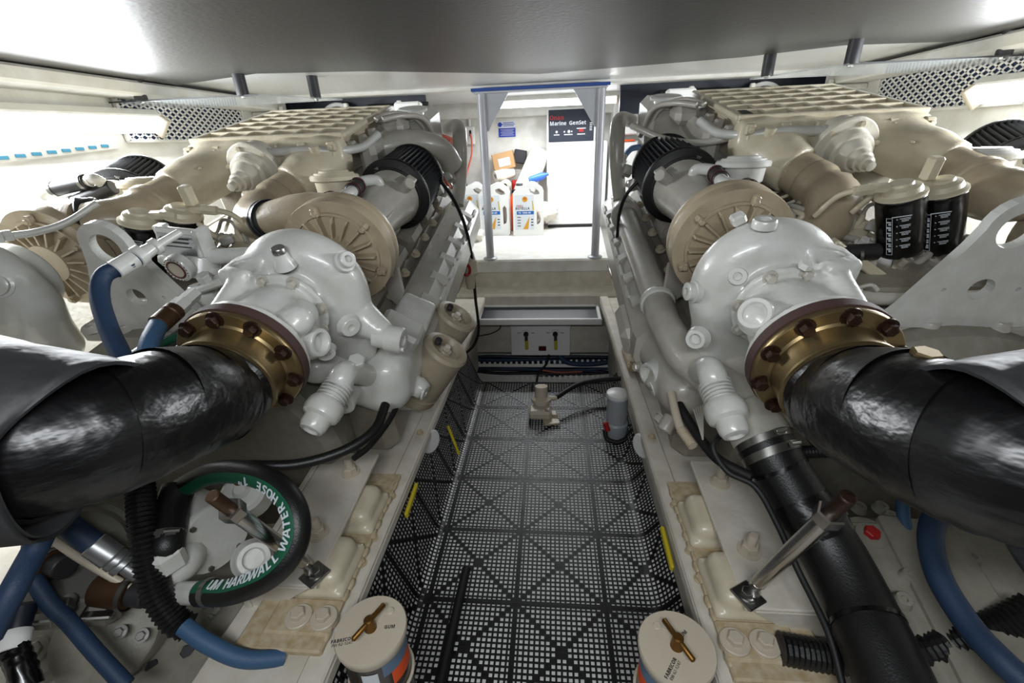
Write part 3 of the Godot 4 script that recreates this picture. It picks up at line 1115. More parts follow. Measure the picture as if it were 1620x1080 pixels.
func clutter() -> void:
	S = 1.0
	roll("paper_roll", "large white paper roll leaning on the forward wall behind the jugs", v(-0.04, 1.33, -4.53), v(-0.20, 0.98, -4.36), 0.095, M.cloth)
	roll("towel_roll", "white towel roll lying above the middle oil jug", v(-0.30, 1.17, -4.50), v(-0.46, 1.14, -4.40), 0.048, M.cloth)
	roll("tape_roll", "small white tape roll with dark core above the middle jug", v(-0.36, 1.06, -4.44), v(-0.37, 1.055, -4.38), 0.052, M.cloth)
	roll("cable_roll", "white ring of tape just left of the blue bottle", v(-0.20, 1.07, -4.38), v(-0.205, 1.065, -4.32), 0.058, M.cloth)
	thing("cardboard_box", "small tan cardboard box with white sticker behind the left post", "box", v(-0.40, 1.2, -4.5))
	var st := nb()
	box(st, v(-0.38, 1.27, -4.50), v(0.20, 0.15, 0.12), Basis(Vector3.BACK, 0.18), 0.005)
	obj("carton", st, M.card)
	st = nb()
	box(st, v(-0.37, 1.262, -4.438), v(0.11, 0.07, 0.002), Basis(Vector3.BACK, 0.18), 0.0005)
	obj("sticker", st, M.print)
	thing("tool_case", "dark grey tool case leaning behind the large paper roll", "case", v(-0.2, 1.3, -4.58))
	st = nb()
	box(st, v(-0.23, 1.30, -4.57), v(0.12, 0.12, 0.05), Basis(Vector3.BACK, -0.2), 0.008)
	obj("shell", st, M.darkgrey)
	thing("spray_bottle", "orange bottle wedged between the oil jugs", "bottle", v(-0.27, 0.95, -4.33))
	st = nb()
	lathe(st, v(-0.28, 0.66, -4.33), Vector3.UP, [0, 0, 0.05, 0, 0.055, 0.02, 0.055, 0.25, 0.03, 0.31, 0.022, 0.33, 0, 0.33], 20)
	obj("body", st, M.orange)
	st = nb()
	lathe(st, v(-0.28, 0.99, -4.33), Vector3.UP, [0.024, 0, 0.024, 0.03, 0.0, 0.035], 14)
	obj("cap", st, M.dark)
	thing("blue_bottle", "blue bottle lying on top of the heap above the right jug", "bottle", v(-0.06, 1.1, -4.35))
	st = nb()
	lathe(st, v(-0.14, 1.10, -4.34), v(1, 0.28, -0.1), [0, 0, 0.03, 0, 0.034, 0.01, 0.034, 0.13, 0.014, 0.17, 0.014, 0.19, 0, 0.19], 18)
	obj("body", st, mat(Color(0.22, 0.42, 0.85), 0.4))
	for a: Array in [["white plastic bag crumpled beside the generator above the jugs", v(0.0, 0.80, -4.40), 0.10], ["rumpled white rag at the foot of the left jug", v(-0.62, 0.70, -3.85), 0.075]]:
		thing("rag", a[0], "rag", a[1])
		st = nb()
		var c: Vector3 = a[1]
		var r: float = a[2]
		ng(st)
		var rows := []
		for i in 11:
			var cur := PackedVector3Array()
			var t := PI * i / 10.0
			for j in 20:
				var q := TAU * j / 20.0
				var rr := r * (1.0 + 0.16 * sin(q * 5.0 + i) + 0.12 * sin(q * 3.0 - i * 1.7))
				cur.append(c + v(rr * sin(t) * cos(q) * 1.3, -rr * cos(t) * 0.85, -rr * sin(t) * sin(q)))
			rows.append(cur)
		for i in 10:
			skin(st, rows[i], rows[i + 1])
		obj("cloth", st, M.cloth)
	thing("dark_bottle", "black capped bottle behind the farthest left oil jug", "bottle", v(-0.83, 0.9, -4.45))
	st = nb()
	lathe(st, v(-0.82, 0.655, -4.46), Vector3.UP, [0, 0, 0.05, 0, 0.05, 0.3, 0.03, 0.36, 0.03, 0.42, 0, 0.42], 18)
	obj("body", st, M.darkgrey)
	thing("red_can", "small red can between tape rolls above the jugs", "can", v(-0.27, 1.05, -4.45))
	st = nb()
	cyl(st, v(-0.28, 0.66, -4.45), v(-0.28, 1.10, -4.45), 0.03, 16)
	obj("body", st, M.red)
	thing("wooden_stick", "brown wooden handle leaning on the wall behind the left post", "stick", v(-0.6, 1.1, -4.55))
	st = nb()
	tube(st, [v(-0.64, 0.66, -4.48), v(-0.55, 1.30, -4.60)], 0.012, 10)
	obj("shaft", st, M.card)
	thing("grey_pole", "grey angled pole beside the copper disc", "pole", v(-0.85, 1.1, -4.45))
	st = nb()
	tube(st, [v(-0.98, 1.24, -4.36), v(-0.78, 0.96, -4.34)], 0.013, 10)
	obj("shaft", st, M.steel)

func console() -> void:
	# shelf with dark top under the step, switch panel below it
	thing("step_shelf", "white framed shelf with dark grey top below the forward step", "shelf", v(-0.01, 0.33, -2.9))
	var st := nb()
	var by := Basis(Vector3.RIGHT, 0.10)
	var c := v(-0.018, 0.345, -2.855)
	for q: Array in [[v(0, 0, 0.115), v(0.835, 0.045, 0.022)], [v(0, 0, -0.115), v(0.79, 0.03, 0.018)], [v(-0.405, 0, 0), v(0.022, 0.04, 0.23)], [v(0.405, 0, 0), v(0.022, 0.04, 0.23)]]:
		box(st, c + by * (q[0] as Vector3), q[1], by, 0.006)
	obj("rim", st, M.plastic)
	st = nb()
	box(st, c - v(0, 0.005, 0), v(0.80, 0.016, 0.22), by, 0.003)
	obj("top", st, mat(Color(0.17, 0.18, 0.20), 0.35))
	thing("switch_panel", "white panel with two yellow lever switches and a dark red switch under the shelf", "panel", v(-0.01, 0.1, -2.9))
	st = nb()
	box(st, v(-0.012, 0.115, -2.955), v(0.43, 0.25, 0.05), Basis(), 0.005)
	obj("plate", st, M.plastic)
	for x in [-0.115, 0.095]:
		st = nb()
		cyl(st, v(x, 0.165, -2.935), v(x, 0.165, -2.912), 0.018, 18)
		var k := obj("knob", st, M.dark)
		st = nb()
		box(st, v(x + 0.002, 0.138, -2.912), v(0.022, 0.05, 0.014), Basis(), 0.004)
		obj("lever", st, M.darkgrey, k)
		st = nb()
		box(st, v(x + 0.004, 0.085, -2.909), v(0.022, 0.075, 0.016), Basis(), 0.007)
		obj("lever_tip", st, M.yellow, k)
		text("lettering", "OFF", M.darkgrey, CUR, v(x - 0.05, 0.172, -2.9295), Basis(), 0.014)
		text("lettering", "ON", M.darkgrey, CUR, v(x + 0.05, 0.172, -2.9295), Basis(), 0.014)
		for j in 7:
			st = nb()
			var a := -1.2 + j * 0.4
			box(st, v(x + sin(a) * 0.028, 0.168 + cos(a) * 0.028, -2.9295), v(0.002, 0.008, 0.0008), Basis(Vector3.BACK, -a), 0.0002)
			obj("dial_mark", st, M.darkgrey)
	st = nb()
	box(st, v(0.002, 0.050, -2.926), v(0.055, 0.036, 0.014), Basis(), 0.004)
	obj("rocker_switch", st, M.darkred)
	thing("power_adapter", "small black adapter with cord under the shelf's left end", "adapter", v(-0.32, 0.25, -2.95))
	st = nb()
	box(st, v(-0.325, 0.265, -2.955), v(0.06, 0.035, 0.04), Basis(), 0.004)
	obj("body", st, M.dark)
	st = nb()
	tube(st, [v(-0.30, 0.255, -2.945), v(-0.305, 0.20, -2.95), v(-0.37, 0.16, -2.95), v(-0.46, 0.14, -2.95), v(-0.52, 0.13, -2.95)], 0.004, 8)
	obj("cord", st, M.dark)

# ------------------------------------------------------------------ engines
var K := {}

func casts() -> void:
	# exhaust turbine housing of one turbocharger
	var horn := [cap(E(0.41, -0.19, -0.085), E(0.375, -0.205, -0.105), 0.042, 0.034, 0.03)]
	var tb := [
		tor(E(0.55, -0.175, 0), AX, 0.100, 0.057, 0.015),
		rod(E(0.55, -0.06, 0), E(0.55, -0.255, 0), 0.098, 0.076, 0.02, 0.01),
		cap(E(0.64, -0.18, -0.05), E(0.56, -0.14, -0.20), 0.062, 0.07, 0.04),
		cap(E(0.47, -0.18, -0.05), E(0.50, -0.14, -0.20), 0.055, 0.07, 0.04),
		rod(E(0.55, -0.25, 0), E(0.55, -0.43, 0), 0.072, 0.098, 0.008, 0.004),
		rod(E(0.55, -0.424, 0), E(0.55, -0.448, 0), 0.119, 0.119, 0.012, 0.003),
		cap(E(0.63, -0.26, 0.085), E(0.62, -0.41, 0.065), 0.024, 0.018, 0.03),
		blk(E(0.635, -0.25, 0.085), v(0.075, 0.055, 0.085), EB, 0.012, 0.02),
		cap(E(0.475, -0.34, 0.03), E(0.455, -0.385, 0.045), 0.034, 0.030, 0.02),
		cut(tor(E(0.55, -0.256, 0), AX, 0.128, 0.019, 0.006)),
		rod(E(0.55, -0.268, 0), E(0.55, -0.282, 0), 0.096, 0.096, 0.003, 0.003),
	]
	K.turbine = cast(tb, 0.0055)
	K.turbine_left = cast(horn + tb, 0.0055)
	# charge air header with its two outlets
	K.header = cast([
		blk(E(1.0, 0.585, 0.165), v(0.59, 0.075, 0.05), EB, 0.008, 0.01),
		blk(E(1.0, 0.565, 0.13), v(0.55, 0.10, 0.06), EB, 0.03, 0.03),
		cap(E(0.78, 0.60, 0.12), E(0.83, 0.50, 0.09), 0.085, 0.072, 0.05),
		cap(E(0.90, 0.60, 0.135), E(0.84, 0.52, 0.10), 0.065, 0.065, 0.05),
		rod(E(0.835, 0.50, 0.09), E(0.865, 0.445, 0.073), 0.077, 0.077, 0.02, 0.008),
		cap(E(1.10, 0.60, 0.13), E(1.24, 0.46, 0.10), 0.07, 0.072, 0.05),
		cap(E(1.22, 0.60, 0.12), E(1.25, 0.46, 0.10), 0.08, 0.074, 0.05),
		rod(E(1.25, 0.45, 0.097), E(1.275, 0.38, 0.085), 0.078, 0.078, 0.02, 0.008),
	], 0.009)
	# elbow from header to compressor
	K.elbow = cast([
		rod(E(0.885, 0.40, 0.062), E(0.905, 0.355, 0.048), 0.068, 0.068, 0.015, 0.008),
		cap(E(0.905, 0.355, 0.048), E(0.915, 0.29, 0.035), 0.062, 0.066, 0.02),
		cap(E(0.915, 0.29, 0.035), E(0.89, 0.22, 0.045), 0.066, 0.060, 0.03),
		cap(E(0.89, 0.22, 0.045), E(0.83, 0.16, 0.06), 0.058, 0.052, 0.03),
		blk(E(0.955, 0.31, 0.055), v(0.03, 0.10, 0.02), EB, 0.004, 0.012),
	], 0.007)
	K.manifold_right = cast([
		cap(E(0.46, -0.10, -0.40), E(0.43, 0.10, -0.38), 0.075, 0.08, 0.03),
		rod(E(0.405, -0.05, -0.41), E(0.375, -0.07, -0.43), 0.036, 0.032, 0.015, 0.006),
		cap(E(0.50, -0.16, -0.24), E(0.56, -0.22, -0.20), 0.045, 0.045, 0.03),
	], 0.008)
	K.elbow_right = cast([
		rod(E(0.885, 0.40, 0.062), E(0.905, 0.355, 0.048), 0.068, 0.068, 0.015, 0.008),
		cap(E(0.905, 0.355, 0.048), E(0.915, 0.29, 0.030), 0.062, 0.069, 0.02),
		cap(E(0.915, 0.29, 0.030), E(0.895, 0.24, -0.025), 0.068, 0.060, 0.03),
		cap(E(0.895, 0.24, -0.025), E(0.83, 0.18, -0.062), 0.058, 0.052, 0.03),
		blk(E(0.965, 0.315, 0.052), v(0.03, 0.10, 0.02), EB * Basis(Vector3.BACK, 0.5), 0.004, 0.012),
		blk(E(0.905, 0.30, 0.0), v(0.10, 0.02, 0.15), EB * Basis(Vector3.RIGHT, 0.8), 0.004, 0.012),
	], 0.007)
	# rear end of the exhaust manifold below the turbocharger
	K.manifold_end = cast([
		cap(E(0.44, -0.13, -0.36), E(0.43, 0.10, -0.36), 0.085, 0.088, 0.03),
		cap(E(0.42, -0.14, -0.30), E(0.42, 0.05, -0.28), 0.06, 0.06, 0.03),
		cap(E(0.50, -0.16, -0.24), E(0.56, -0.24, -0.20), 0.05, 0.045, 0.03),
		rod(E(0.365, -0.08, -0.40), E(0.335, -0.10, -0.42), 0.034, 0.03, 0.015, 0.006),
		blk(E(0.40, 0.10, -0.27), v(0.12, 0.09, 0.16), EB * Basis(Vector3.BACK, 0.5), 0.015, 0.02),
		cap(E(0.52, -0.23, -0.30), E(0.50, -0.16, -0.36), 0.035, 0.04, 0.03),
	], 0.008)

func side(s: float, bank: int) -> void:
	if bank == 0:
		S = s
		SX = 0.0
	else:
		S = -s
		SX = 2.0 * s

func part(called: String, st: SurfaceTool, m: String, parent: Node = null) -> MeshInstance3D:
	return obj(called, st, M[m], parent)

func turbo(s: float, bank: int) -> void:
	side(s, bank)
	var st := nb()
	# compressor: back plate with radial ribs, scroll, rim
	var p0 := E(0.55, 0, 0)
	lathe(st, E(0.55, 0.05, 0), -AX, [0, 0, 0.115, 0, 0.118, 0.02, 0.118, 0.030, 0.125, 0.030, 0.125, 0.022, 0.1555, 0.020, 0.157, 0.012, 0.157, -0.02, 0.14, -0.03], 44)
	lathe(st, E(0.55, 0.02, 0), -AX, [0.118, -0.012, 0.116, -0.008, 0.062, -0.004, 0.058, 0.022, 0, 0.022], 44)
	var bp := part("compressor_backplate", st, "tan")
	var f := frame(AX)
	for i in 18:
		var a := TAU * i / 18.0
		var d := f.x * cos(a) + f.z * sin(a)
		st = nb()
		box(st, E(0.55, 0.014, 0) + d * 0.088, v(0.060, 0.0065, 0.026), Basis(d, d.cross(-AX), -AX), 0.001)
		part("rib", st, "tan", bp)
	for i in 6:
		var a := TAU * (i + 0.35) / 6.0
		var d := f.x * cos(a) + f.z * sin(a)
		st = nb()
		box(st, E(0.55, 0.015, 0) + d * 0.132, v(0.026, 0.016, 0.022), Basis(d, d.cross(-AX), -AX), 0.003)
		hexb(st, E(0.55, 0.006, 0) + d * 0.130, -AX, 0.008, 0.008, false)
		part("clamp_lug", st, "tan", bp)
	# scroll tapering round the axis, running off to the outlet
	st = nb()
	var pts := PackedVector3Array()
	var rad := []
	for i in 41:
		var t := i / 40.0
		var a := PI * 0.5 + 0.25 - TAU * 0.93 * (1.0 - t)
		if s > 0 and bank == 0:
			a = PI + 0.5 - TAU * 0.93 * (1.0 - t)
		var rr := lerpf(0.022, 0.050, t)
		pts.append(E(0.55 + cos(a) * -(0.157 - rr), 0.098, sin(a) * (0.157 - rr)))
		rad.append(rr)
	if s > 0 and bank == 0:
		for q: Array in [[0.665, 0.115, -0.06, 0.0505], [0.72, 0.13, -0.066, 0.051], [0.775, 0.15, -0.066, 0.051]]:
			pts.append(E(q[0], q[1], q[2]))
			rad.append(q[3])
	else:
		for q: Array in ([[0.62, 0.10, 0.108, 0.0505], [0.68, 0.105, 0.10, 0.051], [0.74, 0.115, 0.084, 0.051], [0.775, 0.125, 0.074, 0.051]] if bank == 0 else [[0.60, 0.10, 0.108, 0.0505], [0.645, 0.10, 0.104, 0.051]]):
			pts.append(E(q[0], q[1], q[2]))
			rad.append(q[3])
	sweep(st, pts, rad, 20)
	part("compressor_scroll", st, "tan")
	# outlet coupling and elbow
	st = nb()
	var cd := D(0.05, 0.033, -0.014).normalized()
	var co := (E(0.77, 0.122, 0.075) if s < 0 else E(0.77, 0.147, -0.066)) if bank == 0 else E(0.635, 0.10, 0.105)
	lathe(st, co, cd, [0.05, -0.004, 0.056, 0.0, 0.058, 0.004, 0.058, 0.042, 0.056, 0.046, 0.05, 0.048], 32)
	var cp := part("coupling_sleeve", st, "filt")
	st = nb()
	for h in [0.008, 0.036]:
		band(st, co + cd * float(h), cd, 0.0582, 0.011)
	part("clamp_band", st, "darkgrey", cp)
	if bank == 0:
		st = nb()
		pour(st, K.elbow if s < 0 else K.elbow_right)
		part("charge_air_elbow", st, "tan")
		st = nb()
		lathe(st, E(0.862, 0.45, 0.074), D(0.03, -0.06, -0.015), [0.0, 0, 0.066, 0, 0.066, 0.075, 0, 0.075], 32)
		part("charge_air_duct", st, "tan")
	# turbine housing
	st = nb()
	pour(st, K.turbine if s > 0 else K.turbine_left)
	var th := part("turbine_housing", st, "white")
	if bank == 1:
		st = nb()
		lathe(st, E(0.66, -0.215, 0.045), D(0.45, -0.75, 0.4), [0.034, -0.01, 0.034, 0.008, 0.027, 0.010, 0.027, 0.02, 0.022, 0.022, 0.012, 0.022, 0.011, 0.012, 0, 0.012], 26)
		part("plug", st, "white", th)
		st = nb()
		tube(st, [E(0.60, -0.10, 0.128), E(0.635, -0.04, 0.115), E(0.68, 0.02, 0.12), E(0.73, 0.09, 0.15)], 0.010, 10)
		lathe(st, E(0.595, -0.108, 0.13), E(0.635, -0.04, 0.115) - E(0.60, -0.10, 0.128), [0.016, -0.03, 0.018, 0, 0.018, 0.014, 0.013, 0.016, 0.016, 0.018, 0.016, 0.034, 0.01, 0.036], 6, 0.6, true)
		part("vent_line", st, "white", th)
	if s > 0:
		st = nb()
		sock(st, E(0.505, -0.20, 0.150), D(-0.05, 0, 1), 0.024, 0.018)
		part("plug", st, "white", th)
		st = nb()
		box(st, E(0.475, -0.14, 0.145), v(0.03, 0.024, 0.03), EB * Basis(Vector3.BACK, 0.5), 0.005)
		part("lug", st, "white", th)
		st = nb()
		boss(st, E(0.468, -0.228, 0.052), D(-0.35, -0.8, 0.3), 0.019, 0.012, 0.009)
		part("boss", st, "white", th)
		st = nb()
		lathe(st, E(0.405, -0.195, -0.005), D(-1, -0.15, 0.1), [0.026, 0, 0.026, 0.014, 0.021, 0.016, 0.021, 0.028, 0.018, 0.03, 0.009, 0.03, 0.008, 0.02, 0, 0.02], 26)
		part("plug", st, "white", th)
		st = nb()
		boss(st, E(0.452, -0.385, 0.052), D(-0.6, -0.45, 0.62), 0.031, 0.018, 0.021, 1.1)
		part("boss", st, "white", th)
		st = nb()
		boss(st, E(0.398, -0.27, -0.085), D(-0.55, -0.75, 0.35), 0.022, 0.016, 0.013, 1.0)
		part("boss", st, "white", th)
		st = nb()
		hexb(st, E(0.565, -0.285, 0.100), D(0.1, -0.2, 1), 0.013, 0.012, false)
		part("bolt", st, "white", th)
	else:
		st = nb()
		lathe(st, E(0.535, -0.245, 0.118), D(0, -0.15, 1), [0.026, -0.02, 0.018, 0.0, 0.016, 0.016, 0.0, 0.016], 24)
		part("boss", st, "white", th)
		st = nb()
		lathe(st, E(0.535, -0.245, 0.134), D(0, -0.15, 1), [0.0155, 0, 0.0155, 0.010, 0.0135, 0.013, 0, 0.013], 24)
		part("plug", st, "steel", th)
		st = nb()
		lathe(st, E(0.418, -0.205, 0.088), D(-0.8, -0.45, 0.55), [0.025, 0, 0.025, 0.012, 0.019, 0.013, 0.019, 0.028, 0.0165, 0.03, 0.009, 0.03, 0.008, 0.02, 0, 0.02], 26)
		part("plug", st, "white", th)
		st = nb()
		boss(st, E(0.424, -0.255, -0.058), D(-0.75, -0.65, -0.1), 0.024, 0.010, 0.009)
		part("boss", st, "white", th)
		st = nb()
		boss(st, E(0.447, -0.37, -0.022), D(-0.93, -0.2, 0.1), 0.031, 0.016, 0.022, 1.1)
		part("boss", st, "white", th)
		st = nb()
		boss(st, E(0.455, -0.335, -0.075), D(-0.5, -0.8, -0.2), 0.02, 0.010, 0.008)
		part("boss", st, "white", th)
	for q: Array in [[0.508, -0.281, 0.076], [0.463, -0.281, 0.010], [0.478, -0.281, -0.05], [0.575, -0.281, 0.083], [0.655, -0.297, 0.060]]:
		st = nb()
		hexb(st, E(q[0], q[1], q[2]), -AX, 0.0105, 0.012)
		part("bolt", st, "grey", th)
	# air intake pipe and cone filter
	st = nb()
	var idir := D(-0.035, 1, 0) if bank == 0 else D(-0.40, 1, 0.02)
	lathe(st, E(0.55, 0.07, 0), idir, [0, 0, 0.078, 0, 0.082, 0.02, 0.080, 0.10, 0.080, 0.26, 0.090, 0.36, 0.103, 0.44, 0.103, 0.49, 0.098, 0.50, 0, 0.50], 40)
	var ip := part("intake_pipe", st, "grey")
	st = nb()
	box(st, E(0.47, 0.30, 0.02), v(0.012, 0.012, 0.40), EB, 0.003)
	part("seam_rib", st, "grey", ip)
	for q: Array in ([[-0.075, 0.45, 0.055, -0.8, 0.55], [0.0, 0.44, -0.085, -0.3, -0.9]] if bank == 0 else []):
		st = nb()
		cyl(st, E(0.535 + q[0], q[1], q[2]), E(0.535 + q[0] * 1.5, q[1] - 0.03, q[2] * 1.5), 0.02, 16)
		box(st, E(0.535 + q[0] * 1.25, q[1] + 0.03, q[2] * 1.25), v(0.035, 0.03, 0.05), EB * Basis(Vector3.BACK, 0.6), 0.004)
		part("lug", st, "grey", ip)
	var fd := idir.normalized()
	var fb := E(0.55, 0.07, 0) + fd * 0.465
	st = nb()
	lathe(st, fb, fd, [0.100, -0.015, 0.106, -0.015, 0.106, 0.005, 0.112, 0.007, 0.133, 0.012, 0.136, 0.016, 0.136, 0.026, 0.131, 0.03, 0.10, 0.03], 48)
	var af := part("air_filter", st, "rubber")
	st = nb()
	ng(st)
	var ff := frame(fd)
	var bz := ff.y.cross(ff.x)
	var rows := []
	for h in [0.028, 0.265]:
		var cur := PackedVector3Array()
		for i in 96:
			var a := TAU * i / 96.0
			var r := (0.129 if i % 2 == 0 else 0.113) - 0.004 * (float(h) / 0.265)
			cur.append(fb + ff.y * float(h) + (ff.x * cos(a) + bz * sin(a)) * r)
		rows.append(cur)
	fl(st)
	skin(st, rows[0], rows[1])
	part("pleats", st, "pleat", af)
	st = nb()
	lathe(st, fb + fd * 0.263, fd, [0.10, 0, 0.125, 0, 0.128, 0.004, 0.128, 0.016, 0.118, 0.022, 0, 0.026], 48)
	part("end_cap", st, "rubber", af)
	st = nb()
	clamp_(st, fb - fd * 0.004, fd, 0.1065, 0.011, v(0.35, 0.9, 0.2))
	part("clamp", st, "steel", af)
	# crankcase breather can with its return bend
	var bc := E(0.655, 0.355, 0.125)
	st = nb()
	lathe(st, bc - v(0, 0.06, 0), Vector3.UP, [0, 0, 0.05, 0, 0.062, 0.012, 0.066, 0.05, 0.078, 0.055, 0.079, 0.066, 0.074, 0.072, 0.066, 0.072, 0.062, 0.078, 0.05, 0.078, 0.046, 0.084, 0, 0.086], 40)
	part("breather_can", st, "white" if s > 0 else "cream")
	if bank == 1:
		bc = E(0.61, 0.37, 0.165)
	var u0 := E(0.575, 0.345, 0.105)
	var u1 := E(0.565, 0.26, 0.108)
	var w0 := E(0.655, 0.335, 0.075)
	var w1 := E(0.645, 0.235, 0.088)
	if bank == 1:
		u0 = E(0.50, 0.31, 0.155)
		u1 = E(0.36, 0.30, 0.134)
		w0 = E(0.56, 0.33, 0.128)
		w1 = E(0.41, 0.29, 0.085)
	st = nb()
	cyl(st, u0, u1, 0.024, 20)
	var h1 := part("breather_hose", st, "darkgrey")
	st = nb()
	cyl(st, w0, w1, 0.024, 20)
	part("breather_hose", st, "darkgrey")
	st = nb()
	var ud := (u1 - u0).normalized()
	var wd := (w1 - w0).normalized()
	if bank == 0:
		tube(st, [u1 - ud * 0.02, u1 + ud * 0.015, u1 + ud * 0.045 + v(0.018, -0.004, 0), (u1 + w1) * 0.5 + ud * 0.07, w1 + wd * 0.04 + v(-0.016, 0, 0), w1 + wd * 0.012, w1 - wd * 0.02], 0.0185, 16)
	else:
		tube(st, [u1 - ud * 0.02, u1 + ud * 0.02, u1 + ud * 0.05 + v(0.0, -0.018, 0), w1 + wd * 0.08 + v(0, 0.012, 0), w1 + wd * 0.03, w1 - wd * 0.02], 0.0185, 16)
	part("breather_bend", st, "white")
	for q: Array in [[u1 - ud * 0.012, ud], [w1 - wd * 0.012, wd], [u0 + ud * 0.014, ud]]:
		st = nb()
		band(st, q[0], q[1], 0.0245, 0.012)
		part("clamp_band", st, "darkred" if bank == 0 else "steel", h1)
	st = nb()
	if bank == 0:
		tube(st, [u0 + ud * 0.01, u0 - ud * 0.03, E(0.535, 0.405, 0.10), E(0.527, 0.41, 0.07)], 0.018, 14)
	else:
		tube(st, [u0 + ud * 0.01, u0 - ud * 0.03, E(0.535, 0.33, 0.12), E(0.52, 0.33, 0.07)], 0.018, 14)
	band(st, u0 - ud * 0.012, ud, 0.019, 0.006)
	part("breather_stub", st, "white")
	# flange, gasket, bolts
	st = nb()
	lathe(st, E(0.55, -0.4485, 0), -AX, [0.08, -0.006, 0.1235, -0.006, 0.1235, 0.014, 0.08, 0.014], 48)
	part("flange_gasket", st, "gasket")
	side(s, 0)

func engine(s: float) -> void:
	S = s
	SX = 0.0
	var which := "right" if s > 0 else "left"
	thing("marine_diesel_engine", ("white and cream diesel engine right of the aisle with a large water pipe" if s > 0 else "white and cream diesel engine left of the aisle with two tan oil filters"), "engine", v(s * 1.0, 0.45, -1.7))
	var st := nb()
	box(st, E(1.0, 0.62, -0.52), v(0.62, 0.62, 1.55), EB, 0.03)
	for b: float in [-1.0, 1.0]:
		box(st, E(1.0 + b * 0.36, 0.72, -0.27), v(0.20, 0.30, 1.35), EB * Basis(Vector3.BACK, b * 0.55), 0.02)
	part("engine_block", st, "block")
	st = nb()
	lathe(st, E(1.0, -0.14, -0.52), -AX, [0.0, -0.02, 0.40, -0.02, 0.42, 0.02, 0.42, 0.10, 0.39, 0.14, 0, 0.16], 44)
	part("flywheel_housing", st, "gear")
	# charge air cooler with ribbed cover
	st = nb()
	box(st, E(1.0, 0.90, 0.13), v(0.55, 0.15, 0.60), EB, 0.008)
	part("charge_air_cooler", st, "cream")
	st = nb()
	box(st, E(1.0, 0.90, 0.200), v(0.60, 0.012, 0.62), EB, 0.003)
	var cov := part("cooler_cover", st, "cream")
	for i in 7:
		st = nb()
		box(st, E(1.0, 0.60 + 0.1 * i, 0.212), v(0.60 if i % 6 == 0 else 0.56, 0.018, 0.013 if i % 6 else 0.02), EB, 0.003)
		part("cross_rib", st, "cream", cov)
	for i in 7:
		st = nb()
		box(st, E(0.705 + 0.0983 * i, 0.90, 0.2105), v(0.013 if i % 6 else 0.022, 0.018, 0.60), EB, 0.003)
		part("long_rib", st, "cream", cov)
	# bolts and joint lip along the near edge
	for i in 6:
		st = nb()
		var x := 0.725 + 0.11 * i
		box(st, E(x, 0.545, 0.185), v(0.034, 0.034, 0.03), EB, 0.006)
		hexb(st, E(x, 0.528, 0.185), -AX, 0.010, 0.010, false)
		part("cover_bolt", st, "cream", cov)
	for i in 5:
		st = nb()
		var a := 0.66 + 0.12 * i
		box(st, E(0.700, a, 0.16), v(0.03, 0.035, 0.035), EB, 0.006)
		hexb(st, E(0.688, a, 0.16), v(-1, 0, 0), 0.011, 0.012, false)
		part("cover_bolt", st, "grey", cov)
	st = nb()
	pour(st, K.header)
	var hd := part("charge_air_header", st, "cream")
	st = nb()
	sweep(st, spline([E(1.262, 0.42, 0.092), E(1.275, 0.33, 0.082), E(1.265, 0.22, 0.072), E(1.265, 0.15, 0.078), E(1.29, 0.105, 0.092), E(1.33, 0.085, 0.10)], 8), [0.066, 0.066, 0.072, 0.070, 0.060, 0.051], 26)
	part("charge_air_duct", st, "tan")
	st = nb()
	lathe(st, E(1.27, 0.27, 0.077), D(-0.01, -0.11, -0.01), [0.06, 0, 0.075, 0.002, 0.077, 0.01, 0.077, 0.03, 0.068, 0.04], 30)
	part("duct_collar", st, "tan")
	st = nb()
	box(st, E(1.19, 0.46, 0.155), v(0.012, 0.008, 0.09), EB * Basis(Vector3.UP, -0.5), 0.003)
	part("cast_rib", st, "cream", hd)
	for x in [0.78, 1.22]:
		st = nb()
		cyl(st, E(x, 0.525, 0.155), E(x, 0.515, 0.195), 0.017, 14)
		part("plug", st, "cream", hd)
	# stepped cone on the front of the header
	st = nb()
	lathe(st, E(1.015, 0.50, 0.122), D(0.10, -1, -0.10), [0, -0.05, 0.092, -0.05, 0.092, -0.006, 0.10, -0.004, 0.103, 0, 0.103, 0.012, 0.099, 0.016, 0.076, 0.018, 0.071, 0.024, 0.068, 0.05, 0.062, 0.056, 0.054, 0.058, 0.047, 0.078, 0.040, 0.088, 0.034, 0.090, 0.031, 0.112, 0.024, 0.115, 0.023, 0.132, 0.016, 0.135, 0.014, 0.152, 0, 0.155], 40, 0.35)
	var cn := part("pressure_regulator", st, "lightcream")
	for i in 6:
		var a := TAU * i / 6.0 + 0.3
		st = nb()
		hexb(st, E(1.017 + cos(a) * 0.085, 0.478, 0.12 + sin(a) * 0.085), -AX, 0.009, 0.01, false)
		part("bolt", st, "cream", cn)
	# pipe along the header
	st = nb()
	tube(st, [E(0.62, 0.75, 0.18), E(0.66, 0.66, 0.155), E(0.72, 0.56, 0.165), E(0.80, 0.525, 0.178), E(0.93, 0.518, 0.178), E(1.01, 0.52, 0.176)], 0.0155, 14)
	tube(st, [E(1.0, 0.52, 0.176), E(1.05, 0.52, 0.172)], 0.011, 12)
	var vp := part("vent_pipe", st, "white")
	st = nb()
	for k in 5:
		band(st, E(0.945 + k * 0.014, 0.518, 0.1775), v(1, 0, 0), 0.0165, 0.007)
	part("ferrule", st, "white", vp)
	st = nb()
	donut(st, E(0.725, 0.555, 0.155), v(1, 0, 0), 0.018, 0.007, 24, 10)
	hexb(st, E(0.73, 0.545, 0.13), -AX, 0.012, 0.02, false)
	part("pipe_clip", st, "cream", vp)
	if s > 0:
		st = nb()
		box(st, E(0.742, 0.66, 0.2185), v(0.03, 0.002, 0.07), EB, 0.0005)
		part("rating_plate", st, "darkgrey", cov)
	turbo(s, 0)
